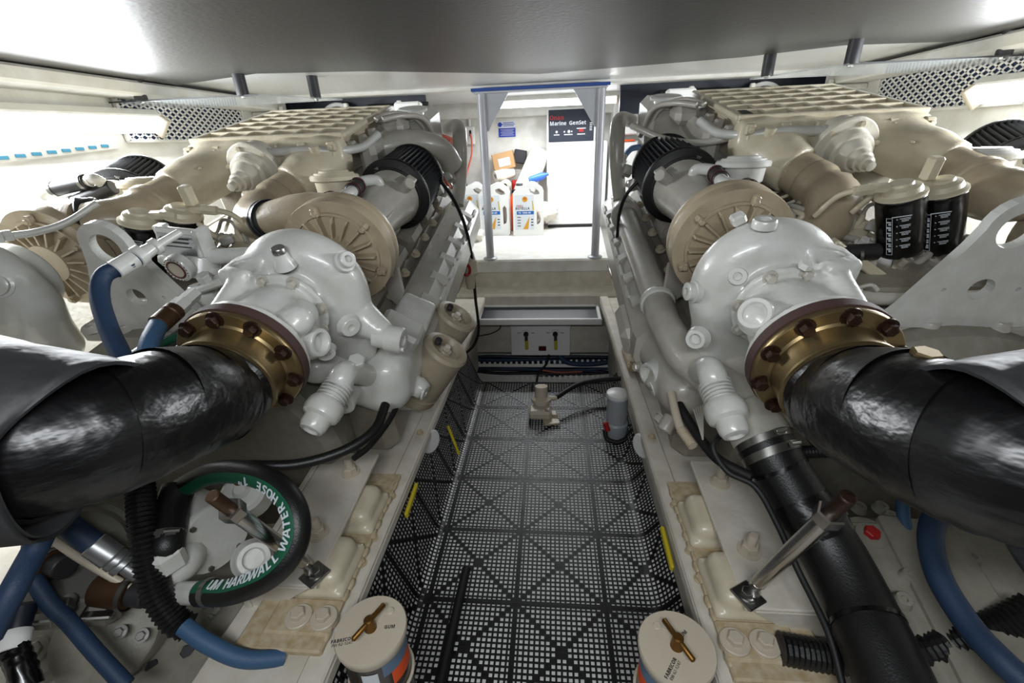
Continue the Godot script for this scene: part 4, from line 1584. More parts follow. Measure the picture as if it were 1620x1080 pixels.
	turbo(s, 1)
	side(s, 0)
	front_dress(s)
	valley(s)
	inner_side(s)

# castings forward of the air filter, beside the cooler
func front_dress(s: float) -> void:
	var st := nb()
	box(st, E(0.655, 0.92, 0.075), v(0.07, 0.19, 0.50), EB, 0.02)
	part("cooler_side_box", st, "grey")
	st = nb()
	box(st, E(0.585, 1.18, 0.10), v(0.20, 0.20, 0.26), EB, 0.03)
	part("expansion_tank", st, "grey")
	st = nb()
	lathe(st, E(0.56, 1.08, 0.205), D(0, 0, 1), [0.05, -0.03, 0.05, 0.0, 0.066, 0.002, 0.068, 0.012, 0.06, 0.018, 0, 0.02], 28)
	part("filler_cap", st, "white")
	st = nb()
	box(st, E(0.62, 0.98, 0.165), v(0.10, 0.07, 0.14), EB, 0.022)
	part("air_box", st, "grey")
	for k in 2:
		st = nb()
		tube(st, [E(0.66 - 0.03 * k, 0.86, 0.215), E(0.60 - 0.04 * k, 0.93, 0.225 - 0.01 * k), E(0.53 - 0.03 * k, 1.03, 0.18), E(0.50 - 0.03 * k, 1.10, 0.06)], 0.011, 10)
		part("coolant_hose", st, "grey")
	# big coolant elbow over the filter
	st = nb()
	if s < 0:
		sweep(st, spline([E(0.68, 0.83, 0.10), E(0.62, 0.84, 0.115), E(0.52, 0.90, 0.115), E(0.43, 0.98, 0.06), E(0.40, 1.03, -0.02)], 8), [0.052], 24)
		box(st, E(0.675, 0.835, 0.10), v(0.014, 0.13, 0.13), EB, 0.01)
	else:
		tube(st, [E(0.72, 0.64, 0.145), E(0.62, 0.68, 0.118), E(0.52, 0.78, 0.11), E(0.44, 0.86, 0.13), E(0.40, 0.92, 0.14)], 0.0135, 14)
	part("coolant_elbow" if s < 0 else "coolant_pipe", st, "grey")
	st = nb()
	sweep(st, spline([E(0.47, 1.35, 0.08), E(0.40, 1.28, 0.10), E(0.375, 1.16, 0.05), E(0.38, 1.10, -0.08), E(0.39, 1.0, -0.20)], 8), [0.03, 0.034, 0.036, 0.034, 0.03], 18)
	part("water_pipe", st, "grey")
	for k in 9:
		st = nb()
		var a := 0.78 + 0.07 * k
		var h := -0.06 - 0.02 * (k % 3)
		if k % 3 == 0:
			cyl(st, E(0.43, a, h), E(0.40, a, h + 0.01), 0.02, 12)
		elif k % 3 == 1:
			box(st, E(0.42, a, h), v(0.05, 0.045, 0.035), EB * Basis(Vector3.BACK, 0.3 * k), 0.006)
		else:
			hexb(st, E(0.42, a, h), v(-1, 0.2, 0.3), 0.016, 0.02)
		part("fitting", st, "white" if k % 2 else "grey")
	if s < 0:
		return
	st = nb()
	tube(st, [E(0.46, 0.72, 0.02), E(0.375, 0.70, -0.06), E(0.35, 0.72, -0.16), E(0.36, 0.78, -0.30)], 0.007, 8)
	part("wiring_loom", st, "rubber")

# fuel pump, lines, filters and brackets between the banks
func valley(s: float) -> void:
	var st := nb()
	box(st, E(1.0, 0.30, -0.13), v(0.62, 0.10, 0.75), EB, 0.02)
	box(st, E(1.0, 0.80, 0.0), v(0.52, 0.14, 0.50), EB, 0.02)
	part("valley_cover", st, "block")
	st = nb()
	box(st, E(0.96, 0.34, -0.07), v(0.12, 0.11, 0.26), EB, 0.015)
	part("injection_pump", st, "cream")
	for k in 12:
		var b := 1.0 if k % 2 else -1.0
		var a := 0.06 + 0.055 * (k / 2)
		st = nb()
		tube(st, [E(0.96 + b * 0.03, a + 0.18, -0.01), E(0.96 + b * 0.035, a + 0.18, 0.025), E(0.96 + b * 0.075, a + 0.19, 0.03), E(0.96 + b * 0.12, a + 0.21, -0.01), E(0.96 + b * 0.19, a + 0.24 + 0.01 * k, -0.06)], 0.0055, 8, 5)
		part("fuel_line", st, "grey" if k % 3 else "cream")
	for k in 8:
		st = nb()
		var y := 0.70 + 0.075 * k
		tube(st, [E(y, 0.02 + 0.03 * (k % 3), -0.085), E(y + 0.03, 0.10, -0.06 + 0.008 * (k % 4)), E(y + 0.01 * (k % 5) - 0.02, 0.22, -0.055), E(y + 0.04, 0.36, -0.07)], 0.007 + 0.003 * (k % 2), 8, 5)
		part("leak_off_pipe", st, "grey" if k % 2 else "cream")
		st = nb()
		hexb(st, E(y + 0.02, 0.06 + 0.04 * (k % 4), -0.075), D(0.2, -0.3, 1), 0.014, 0.022)
		part("injector_nut", st, "block")
	for k in 10:
		st = nb()
		var x := 0.72 + 0.028 * k
		tube(st, [E(x, 0.20 + 0.02 * (k % 4), -0.03), E(x + 0.02, 0.25, 0.0), E(x - 0.01, 0.33, -0.01 + 0.01 * (k % 3)), E(x + 0.03, 0.42, -0.05)], 0.0085, 8, 5)
		part("return_line", st, "cream" if k % 2 else "grey")
	for k in 16:
		st = nb()
		var p := E(0.74 + 0.033 * k, 0.12 + 0.035 * ((k * 7) % 6), -0.015 - 0.012 * ((k * 5) % 4))
		if k % 3 == 0:
			hexb(st, p, v(0.2 * (k % 2), 0.8, 0.5), 0.013, 0.02)
		elif k % 3 == 1:
			cyl(st, p, p + v(0.03, 0.02, 0.02), 0.012, 10)
		else:
			box(st, p, v(0.04, 0.025, 0.035), EB * Basis(Vector3.UP, 0.3 * k), 0.004)
		part("fitting", st, "grey" if k % 2 else "white")
	# bracket beam under the fuel filters
	st = nb()
	box(st, E(1.09, 0.035, -0.125), v(0.24, 0.05, 0.03), EB, 0.004)
	box(st, E(0.90, 0.03, -0.055), v(0.24, 0.026, 0.03), EB * Basis(Vector3.BACK, -0.56), 0.004)
	part("filter_bracket", st, "cream")
	# spin-on fuel filters; both engines carry them on the same hand
	var xs := [0.978, 1.088] if s > 0 else [1.135, 1.035]
	for i in 2:
		var a0 := (0.115 + 0.02 * i) if s > 0 else (0.06 + 0.04 * i)
		var top := E(xs[i], a0, 0.10)
		var dn := D(0.36, -0.10, -1).normalized()
		st = nb()
		lathe(st, top, dn, [0.052, -0.002, 0.054, 0.004, 0.052, 0.010, 0.0535, 0.016, 0.0535, 0.150, 0.047, 0.164, 0.03, 0.170, 0, 0.170], 36)
		lathe(st, top + dn * 0.168, dn, [0.014, 0, 0.014, 0.006, 0.010, 0.008, 0.012, 0.018, 0.0, 0.020], 12)
		var ff := part("fuel_filter", st, "black")
		st = nb()
		lathe(st, top, -dn, [0.055, 0, 0.055, 0.005, 0.046, 0.010, 0.042, 0.022, 0.028, 0.028, 0.026, 0.034, 0, 0.036], 30)
		box(st, top - dn * 0.018 + v(-0.045, 0, -0.01), v(0.06, 0.022, 0.035), EB, 0.006)
		part("filter_head", st, "cream", ff)
		st = nb()
		hexb(st, top - dn * 0.018 + v(-0.07, 0.0, 0.0), v(-1, -0.1, 0), 0.014, 0.045, false)
		tube(st, [top - dn * 0.018 + v(-0.10, 0, 0), top + v(-0.14, -0.005, -0.03), top + v(-0.17, -0.06, -0.06)], 0.008, 8)
		if i == 1:
			part("banjo_fitting", st, "cream", ff)
			st = nb()
			box(st, top - dn * 0.05 + v(-0.02, 0.01, -0.01), v(0.03, 0.06, 0.03), EB, 0.005)
		part("banjo_fitting", st, "cream", ff)
		# printed panel of pictograms and lines of text, wrapped on the can
		var fr := frame(-dn)
		var face := (v(0.066 * 1.0, 1.43, 0) - v(s * top.x, top.y, top.z))
		face.x *= s
		var fx := (face - dn * face.dot(dn)).normalized()
		var turn := -0.10 if s > 0 else -0.55
		var pr := nb()
		var rr := 0.0539
		var spots := []
		for k in 6:
			spots.append([-0.34, 0.052 + k * 0.0155, 0.010, 0.0035 + 0.002 * (k % 2)])
			spots.append([-0.30, 0.058 + k * 0.0155, 0.006, 0.005])
		for k in 5:
			for j in 3:
				spots.append([0.28 + 0.03 * (j % 2), 0.043 + k * 0.019 + j * 0.0038, 0.022 - 0.004 * j, 0.0016])
			spots.append([-0.02, 0.045 + k * 0.019, 0.0025, 0.0025])
		spots.append([0.15, 0.037, 0.040, 0.0024])
		for k in 2:
			spots.append([-0.44 + 0.24 * k, 0.093, 0.0010, 0.106])
		spots.append([-0.32, 0.041, 0.013, 0.001])
		spots.append([-0.32, 0.146, 0.013, 0.001])
		for q: Array in spots:
			var an: float = (float(q[0]) + turn) * (1.0 if s > 0 else -1.0)
			var dd := fx.rotated(-dn, an)
			var c := top + dn * float(q[1]) + dd * rr
			box(pr, c, v(q[2], q[3], 0.0006), Basis(dd.cross(dn).normalized(), -dn, dd), 0.0001)
		part("print", pr, "print", ff)
	# lifting eye plate
	st = nb()
	var o := E(1.003, -0.175, -0.006)
	var pl := PackedVector2Array()
	for i in 13:
		var a := PI * i / 12.0
		pl.append(Vector2(cos(a) * 0.062, 0.138 + sin(a) * 0.062))
	for q in [Vector2(-0.075, 0.10), Vector2(-0.145, -0.045), Vector2(-0.165, -0.075), Vector2(-0.22, -0.10), Vector2(0.22, -0.10), Vector2(0.165, -0.075), Vector2(0.145, -0.045), Vector2(0.075, 0.10)]:
		pl.append(q)
	prism(st, Transform3D(EB, o), pl, 0.022, [circ(Vector2(0, 0.135), 0.038, 26), circ(Vector2(0, 0.0), 0.026, 22), circ(Vector2(-0.075, 0.0), 0.005, 8), circ(Vector2(0.075, 0.0), 0.005, 8)])
	part("lifting_eye", st, "white")
	st = nb()
	box(st, E(1.03, -0.15, -0.13), v(0.44, 0.05, 0.09), EB, 0.01)
	for x in [0.86, 0.95, 1.10, 1.20]:
		boss(st, E(x, -0.19, -0.105), D(0, 0, 1), 0.018, 0.012, 0.008)
	part("lifting_eye_foot", st, "grey")
	# hydraulic rail behind the plate, wrapped pipe
	st = nb()
	tube(st, [E(0.66, -0.06, -0.06), E(0.80, -0.10, -0.075), E(0.95, -0.12, -0.075), E(1.25, -0.10, -0.075)], 0.0165, 14)
	var rl := part("oil_rail", st, "grey")
	st = nb()
	donut(st, E(0.80, -0.10, -0.075), v(1, 0.05, 0.1), 0.021, 0.008, 20, 10)
	donut(st, E(0.815, -0.102, -0.075), v(1, -0.2, 0.1), 0.021, 0.008, 20, 10)
	tube(st, [E(0.80, -0.11, -0.055), E(0.83, -0.12, -0.035), E(0.845, -0.13, -0.045)], 0.005, 8)
	part("cable_tie", st, "grey", rl)
	if s > 0:
		st = nb()
		tube(st, [E(0.73, 0.0, -0.03), E(0.80, 0.02, -0.02), E(0.92, 0.03, -0.02)], 0.022, 14)
		part("hose_sleeve", st, "filt", rl)
		st = nb()
		for k in 3:
			band(st, E(0.76 + 0.055 * k, 0.012 + 0.006 * k, -0.025), v(1, 0.1, 0), 0.0225, 0.008)
		part("clamp_band", st, "steel", rl)
		st = nb()
		tube(st, [E(0.80, -0.12, -0.09), E(0.815, -0.135, -0.13), E(0.83, -0.14, -0.16)], 0.006, 8)
		part("wire", st, "grey", rl)
	else:
		# temperature gauge body with ribbed knob, sensor box above it
		st = nb()
		cyl(st, E(0.88, -0.08, 0.05), E(0.75, -0.06, 0.045), 0.021, 16)
		cyl(st, E(0.89, -0.10, -0.005), E(0.88, -0.05, 0.075), 0.044, 22, 0.015)
		cyl(st, E(0.955, -0.08, 0.05), E(0.99, -0.085, 0.045), 0.017, 6, 0.002)
		cyl(st, E(0.90, -0.10, -0.02), E(0.895, -0.11, -0.08), 0.034, 18)
		cyl(st, E(0.86, -0.12, -0.055), E(0.72, -0.12, -0.05), 0.011, 12)
		cyl(st, E(0.85, -0.12, -0.055), E(0.82, -0.12, -0.055), 0.019, 6, 0.002)
		part("water_valve", st, "white")
		st = nb()
		box(st, E(0.83, -0.13, 0.0), v(0.10, 0.022, 0.06), EB * Basis(Vector3.BACK, -0.3), 0.006)
		hexb(st, E(0.84, -0.14, 0.012), D(0, -0.2, 1), 0.018, 0.02, false)
		part("valve_arm", st, "white")
		st = nb()
		var kd := D(0.12, -1, -0.10)
		lathe(st, E(0.898, -0.135, 0.048), kd, [0.036, -0.01, 0.036, 0.01, 0.033, 0.014, 0.024, 0.014], 28)
		var kn := part("gauge_knob", st, "white")
		st = nb()
		lathe(st, E(0.898, -0.135, 0.048), kd, [0.026, 0.013, 0.026, 0.0155, 0.021, 0.0155], 28)
		part("red_ring", st, "darkred", kn)
		st = nb()
		lathe(st, E(0.898, -0.135, 0.048), kd, [0.021, 0.014, 0.0, 0.016], 24)
		part("gauge_face", st, "ivory", kn)
		var kf := frame(kd)
		for k in 22:
			var a := TAU * k / 22.0
			st = nb()
			ball(st, E(0.898, -0.135, 0.048) + kf.y * 0.0135 + (kf.x * cos(a) + kf.z * sin(a)) * 0.031, v(0.0022, 0.0022, 0.0022), Basis(), 6)
			part("knob_dot", st, "darkred", kn)
		st = nb()
		box(st, E(0.905, -0.09, 0.098), v(0.115, 0.075, 0.018), EB * Basis(Vector3.BACK, 0.12) * Basis(Vector3.RIGHT, -0.25), 0.004)
		box(st, E(0.85, -0.075, 0.092), v(0.02, 0.075, 0.05), EB * Basis(Vector3.BACK, 0.12), 0.004)
		box(st, E(0.955, -0.07, 0.125), v(0.03, 0.03, 0.03), EB, 0.004)
		var sb := part("sensor_box", st, "white")
		st = nb()
		box(st, E(0.905, -0.1005, 0.096), v(0.10, 0.055, 0.002), EB * Basis(Vector3.BACK, 0.12) * Basis(Vector3.RIGHT, -0.25), 0.0005)
		part("sensor_plate", st, "alu", sb)
		for k in 4:
			st = nb()
			box(st, E(0.905, -0.1018, 0.113 - k * 0.011), v(0.075 - 0.012 * (k % 2), 0.004, 0.002), EB * Basis(Vector3.BACK, 0.12) * Basis(Vector3.RIGHT, -0.25), 0.0003)
			part("print_line", st, "darkgrey", sb)

# manifold, oil filters or water pipe along the aisle side
func inner_side(s: float) -> void:
	var st := nb()
	pour(st, K.manifold_end if s < 0 else K.manifold_right)
	var me := part("manifold_end", st, "white" if s < 0 else "grey")
	st = nb()
	lathe(st, E(0.335 if s < 0 else 0.375, -0.10 if s < 0 else -0.07, -0.42), D(-1, -0.2, -0.3), [0.026, -0.004, 0.026, 0.002, 0.020, 0.004, 0.014, 0.004, 0.012, -0.004, 0, -0.004], 22)
	part("plug", st, "white", me)
	# long manifold with stepped top
	var rows := []
	var prof := [[-0.075, -0.09], [0.06, -0.11], [0.095, -0.05], [0.09, 0.06], [0.04, 0.105], [-0.045, 0.085], [-0.092, 0.03], [-0.095, -0.05]]
	st = nb()
	fl(st)
	for a in [0.06, 0.10, 1.25, 1.30]:
		var cur := PackedVector3Array()
		var k := 0.93 if a < 0.08 or a > 1.28 else 1.0
		for q: Array in prof:
			cur.append(E(0.425 + q[0] * k, a, -0.355 + q[1] * k))
		rows.append(cur)
	for i in 3:
		skin(st, rows[i], rows[i + 1])
	fan(st, rows[0], false)
	fan(st, rows[3], true)
	var mf := part("exhaust_manifold", st, "grey" if s < 0 else "grey")
	for k in 6:
		st = nb()
		var a := 0.24 + 0.17 * k
		box(st, E(0.375, a, -0.285), v(0.075, 0.02, 0.055), EB * Basis(Vector3.BACK, 0.55), 0.006)
		part("step_lug", st, "grey", mf)
		st = nb()
		boss(st, E(0.435, a + 0.03, -0.268), D(-0.35, 0, 1), 0.022, 0.010, 0.012)
		part("boss", st, "grey", mf)
		st = nb()
		box(st, E(0.352, a + 0.085, -0.32), v(0.02, 0.05, 0.09), EB * Basis(Vector3.BACK, 0.4), 0.008)
		part("panel", st, "white", mf)
		st = nb()
		hexb(st, E(0.50, a - 0.02, -0.25), D(-0.3, -0.3, 1), 0.014, 0.016)
		part("bolt", st, "cream", mf)
	# heads and small brackets behind the manifold
	for k in 5:
		st = nb()
		var a := 0.12 + 0.24 * k
		box(st, E(0.56, a, -0.19), v(0.13, 0.12, 0.18), EB * Basis(Vector3.BACK, 0.5), 0.02)
		part("cylinder_head", st, "block")
	st = nb()
	prism(st, Transform3D(EB * Basis(Vector3.UP, 0.5), E(0.44, 0.14, -0.16)), PackedVector2Array([Vector2(-0.03, 0.07), Vector2(0.03, 0.07), Vector2(0.045, 0.03), Vector2(0.045, -0.06), Vector2(0.01, -0.08), Vector2(-0.03, -0.02)]), 0.01, [circ(Vector2(0, 0.045), 0.009, 12)])
	hexb(st, E(0.445, 0.13, -0.115), -AX, 0.009, 0.01)
	part("heat_shield_bracket", st, "grey")
	# lower crankcase side
	st = nb()
	box(st, E(0.57, 0.55, -0.56), v(0.20, 0.30, 1.35), EB, 0.04)
	part("crankcase_side", st, "block")
	if s < 0:
		st = nb()
		box(st, E(0.40, -0.02, -0.235), v(0.13, 0.06, 0.10), EB * Basis(Vector3.BACK, 0.6), 0.012)
		hexb(st, E(0.39, -0.075, -0.205), -AX, 0.016, 0.015, false)
		part("manifold_flange", st, "white", me)
		st = nb()
		lathe(st, E(0.385, -0.215, -0.115), D(-1, -0.1, -0.15), [0.03, 0, 0.03, 0.03, 0.034, 0.032, 0.034, 0.07, 0.03, 0.075, 0.016, 0.075, 0.016, 0.068, 0, 0.068], 24)
		for k in 3:
			var a := TAU * k / 3.0
			hexb(st, E(0.315, -0.225 + 0.022 * cos(a), -0.125 + 0.022 * sin(a)), v(-1, 0, 0), 0.006, 0.006, false)
		part("thermostat_cover", st, "white")
		st = nb()
		hexb(st, E(0.425, -0.275, -0.155), D(-0.3, -0.2, 1), 0.022, 0.014, false)
		part("bolt", st, "white", me)
		st = nb()
		boss(st, E(0.475, -0.30, -0.255), D(-0.2, -1, -0.1), 0.03, 0.03, 0.012)
		part("boss", st, "white", me)
		# two canister oil filters
		for i in 2:
			var top := E(0.272, 0.03 + 0.20 * i, -0.335)
			var dn := D(0.58, -0.10, -0.80).normalized()
			st = nb()
			lathe(st, top, dn, [0.0, 0.014, 0.02, 0.014, 0.025, 0.024, 0.044, 0.024, 0.050, 0.008, 0.058, 0.0, 0.074, 0.005, 0.079, 0.016, 0.077, 0.026, 0.074, 0.034, 0.074, 0.235, 0.066, 0.25, 0, 0.252], 40)
			var of := part("oil_filter", st, "oil")
			st = nb()
			hexb(st, top + dn * 0.014, -dn, 0.012, 0.016, false)
			part("centre_bolt", st, "ivory", of)
			st = nb()
			cyl(st, top + D(0.02, -0.04, 0.044), top + D(0.012, -0.045, 0.062), 0.011, 12)
			part("vent_plug", st, "darkgrey", of)
			st = nb()
			band(st, top + dn * 0.205, dn, 0.0742, 0.004, 0.0015)
			part("seam", st, "oil", of)
		st = nb()
		box(st, E(0.44, 0.17, -0.545), v(0.10, 0.07, 0.42), EB, 0.02)
		part("oil_filter_head", st, "grey")
	else:
		# large raw water pipe
		st = nb()
		sweep(st, spline([E(0.405, 0.95, -0.225), E(0.402, 0.60, -0.225), E(0.40, 0.12, -0.222), E(0.402, -0.02, -0.225), E(0.43, -0.16, -0.232), E(0.50, -0.255, -0.245), E(0.60, -0.30, -0.26), E(0.72, -0.32, -0.27)], 10), [0.047], 28)
		var wp := part("raw_water_pipe", st, "grey")
		st = nb()
		lathe(st, E(0.40, 0.10, -0.222), AX, [0.046, 0, 0.053, 0.002, 0.055, 0.008, 0.052, 0.012, 0.054, 0.018, 0.050, 0.03, 0.046, 0.032], 32)
		part("pipe_bead", st, "white", wp)
		st = nb()
		lathe(st, E(0.405, 0.86, -0.225), AX, [0.046, 0, 0.066, 0.004, 0.068, 0.012, 0.064, 0.05, 0.05, 0.10, 0.046, 0.2], 30)
		part("pipe_collar", st, "grey", wp)
		st = nb()
		boss(st, E(0.378, -0.04, -0.385), D(-0.75, -0.45, 0.1), 0.036, 0.02, 0.026, 0.9)
		part("boss", st, "white", me)
		st = nb()
		hexb(st, E(0.345, 0.12, -0.40), D(-1, -0.3, 0.2), 0.018, 0.02)
		hexb(st, E(0.352, 0.02, -0.41), D(-1, -0.3, 0.2), 0.013, 0.02)
		part("bolt", st, "grey", me)
		st = nb()
		cyl(st, E(0.42, -0.17, -0.44), E(0.395, -0.20, -0.47), 0.022, 14)
		hexb(st, E(0.40, -0.14, -0.475), D(-0.8, -0.5, -0.4), 0.014, 0.02)
		part("sensor", st, "grey", me)
		# side pump bracket by the forward mount
		st = nb()
		box(st, E(0.345, 0.22, -0.40), v(0.07, 0.12, 0.20), EB * Basis(Vector3.BACK, 0.3), 0.025)
		part("pump_bracket", st, "grey")
	# ribbed drain valve under the turbine
	var nz := (v(0.454, 0.849, -0.800) if s > 0 else v(0.486, 0.842, -0.800))
	var nd := (v(0.10, -0.34, 0.62) if s > 0 else v(0.18, -0.32, 0.62)).normalized()
	st = nb()
	lathe(st, nz, -nd, [0, 0.006, 0.014, 0.006, 0.018, 0.0, 0.026, 0.002, 0.031, 0.012, 0.032, 0.034, 0.042, 0.040, 0.045, 0.05, 0.045, 0.070, 0.040, 0.080, 0.030, 0.082, 0.030, 0.14, 0, 0.14], 32)
	for k in 5:
		band(st, nz - nd * (0.090 + 0.009 * k), nd, 0.030, 0.004, 0.007)
	part("drain_valve", st, "white")
	st = nb()
	tube(st, [nz - nd * 0.12, nz - nd * 0.17, E(0.47, -0.13, -0.33)], 0.032, 16)
	part("valve_body", st, "white")

# ------------------------------------------------------------------ exhaust elbows
func exhaust(s: float) -> void:
	S = s
	SX = 0.0
	var lab := "right" if s > 0 else "left"
	thing("exhaust_elbow", "black wrapped exhaust elbow with bronze flange on the %s engine" % lab, "exhaust pipe", v(s * 0.58, 1.05, -0.55))
	var fo := E(0.55, -0.463, 0)
	var st := nb()
	lathe(st, fo, -AX, [0.085, 0, 0.120, 0, 0.121, 0.002, 0.121, 0.010, 0.119, 0.013, 0.098, 0.014, 0.094, 0.018, 0.092, 0.035, 0.0935, 0.055, 0.096, 0.058, 0.096, 0.063, 0.085, 0.065], 56)
	var fg := obj("bronze_flange", st, M.bronze)
	var f := frame(AX)
	for i in 10:
		var a := TAU * (i + 0.5) / 10.0
		var d := f.x * cos(a) + f.z * sin(a)
		st = nb()
		hexb(st, fo - AX * 0.0135 + d * 0.1085, -AX, 0.0115, 0.014)
		obj("flange_bolt", st, M.rust, fg)
	st = nb()
	var path := [fo - AX * 0.055, fo - AX * 0.10, v(0.532, 1.068, -0.555), v(0.550, 1.085, -0.465), v(0.615, 1.095, -0.415), v(0.74, 1.10, -0.395), v(0.95, 1.12, -0.385)]
	sweep(st, spline(path, 12), [0.090, 0.091, 0.092, 0.092, 0.092, 0.09, 0.09], 48, true, 0.0011)
	var el := obj("wrapped_pipe", st, M.wrap)
	# overlapping turns of the wrap
	var pp := spline(path, 12)
	for k in range(8, 34, 8):
		st = nb()
		var t := (pp[k + 1] - pp[k - 1]).normalized()
		var tilt := (t + v(0.10, 0.22, 0.05) * (1.0 if k % 8 == 6 else 0.7)).normalized()
		var q := PackedVector3Array()
		lathe(st, pp[k] - tilt * 0.004, tilt, [0.090, 0, 0.0932, 0.002, 0.0934, 0.005, 0.0915, 0.04], 48)
		obj("wrap_turn", st, M.wrap, el)
	st = nb()
	var po := v(0.539, 1.166, -0.544) if s > 0 else v(0.528, 1.152, -0.533)
	hexb(st, po - v(0, 0.008, 0), v(0.02, 1, 0.1), 0.017, 0.014, false)
	lathe(st, po - v(0, 0.024, 0), v(0.02, 1, 0.1), [0.02, 0, 0.02, 0.008, 0.012, 0.012, 0.012, 0.02], 16)
	obj("brass_plug", st, M.bronze, el)
	# loose insulation blanket lapped over the outboard leg
	thing("insulation_blanket", "dark grey insulation blanket lapped over the %s exhaust pipe" % lab, "blanket", v(s * 0.85, 1.1, -0.4))
	st = nb()
	ng(st)
	var bp := spline([v(0.555, 1.09, -0.458), v(0.63, 1.105, -0.418), v(0.74, 1.13, -0.397), v(0.90, 1.175, -0.39), v(1.25, 1.22, -0.385)], 8)
	var rows := []
	var inner := []
	for i in bp.size():
		var t := (bp[mini(i + 1, bp.size() - 1)] - bp[maxi(i - 1, 0)]).normalized()
		if i < 4:
			t = (t + v(0.0, 0.34, -0.25)).normalized()
		var n := (Vector3.UP - t * t.y).normalized()
		var b := t.cross(n)
		var cur := PackedVector3Array()
		var cin := PackedVector3Array()
		for j in 40:
			var a := TAU * j / 40.0
			var low := maxf(-cos(a), 0.0)
			var r := 0.110 + 0.020 * minf(i / 14.0, 1.0) + 0.022 * low * low + 0.004 * sin(a * 3.0 + i * 0.3) + 0.0015 * sin(a * 5.0 + i * 0.4)
			if i < 3:
				r += 0.004 * sin(a * 5.0 + 1.0)
			var skew := t * (0.05 * sin(a) * (1.0 - minf(i / 6.0, 1.0)))
			cur.append(bp[i] + n * (r * cos(a)) + b * (r * sin(a)) + skew)
			cin.append(bp[i] + n * ((r - 0.006) * cos(a)) + b * ((r - 0.006) * sin(a)) + skew)
		rows.append(cur)
		inner.append(cin)
	for i in bp.size() - 1:
		skin(st, rows[i], rows[i + 1])
	ng(st)
	skin(st, inner[0], rows[0])
	ng(st)
	for i in bp.size() - 1:
		skin(st, inner[i + 1], inner[i])
	obj("sheet", st, M.blanket)

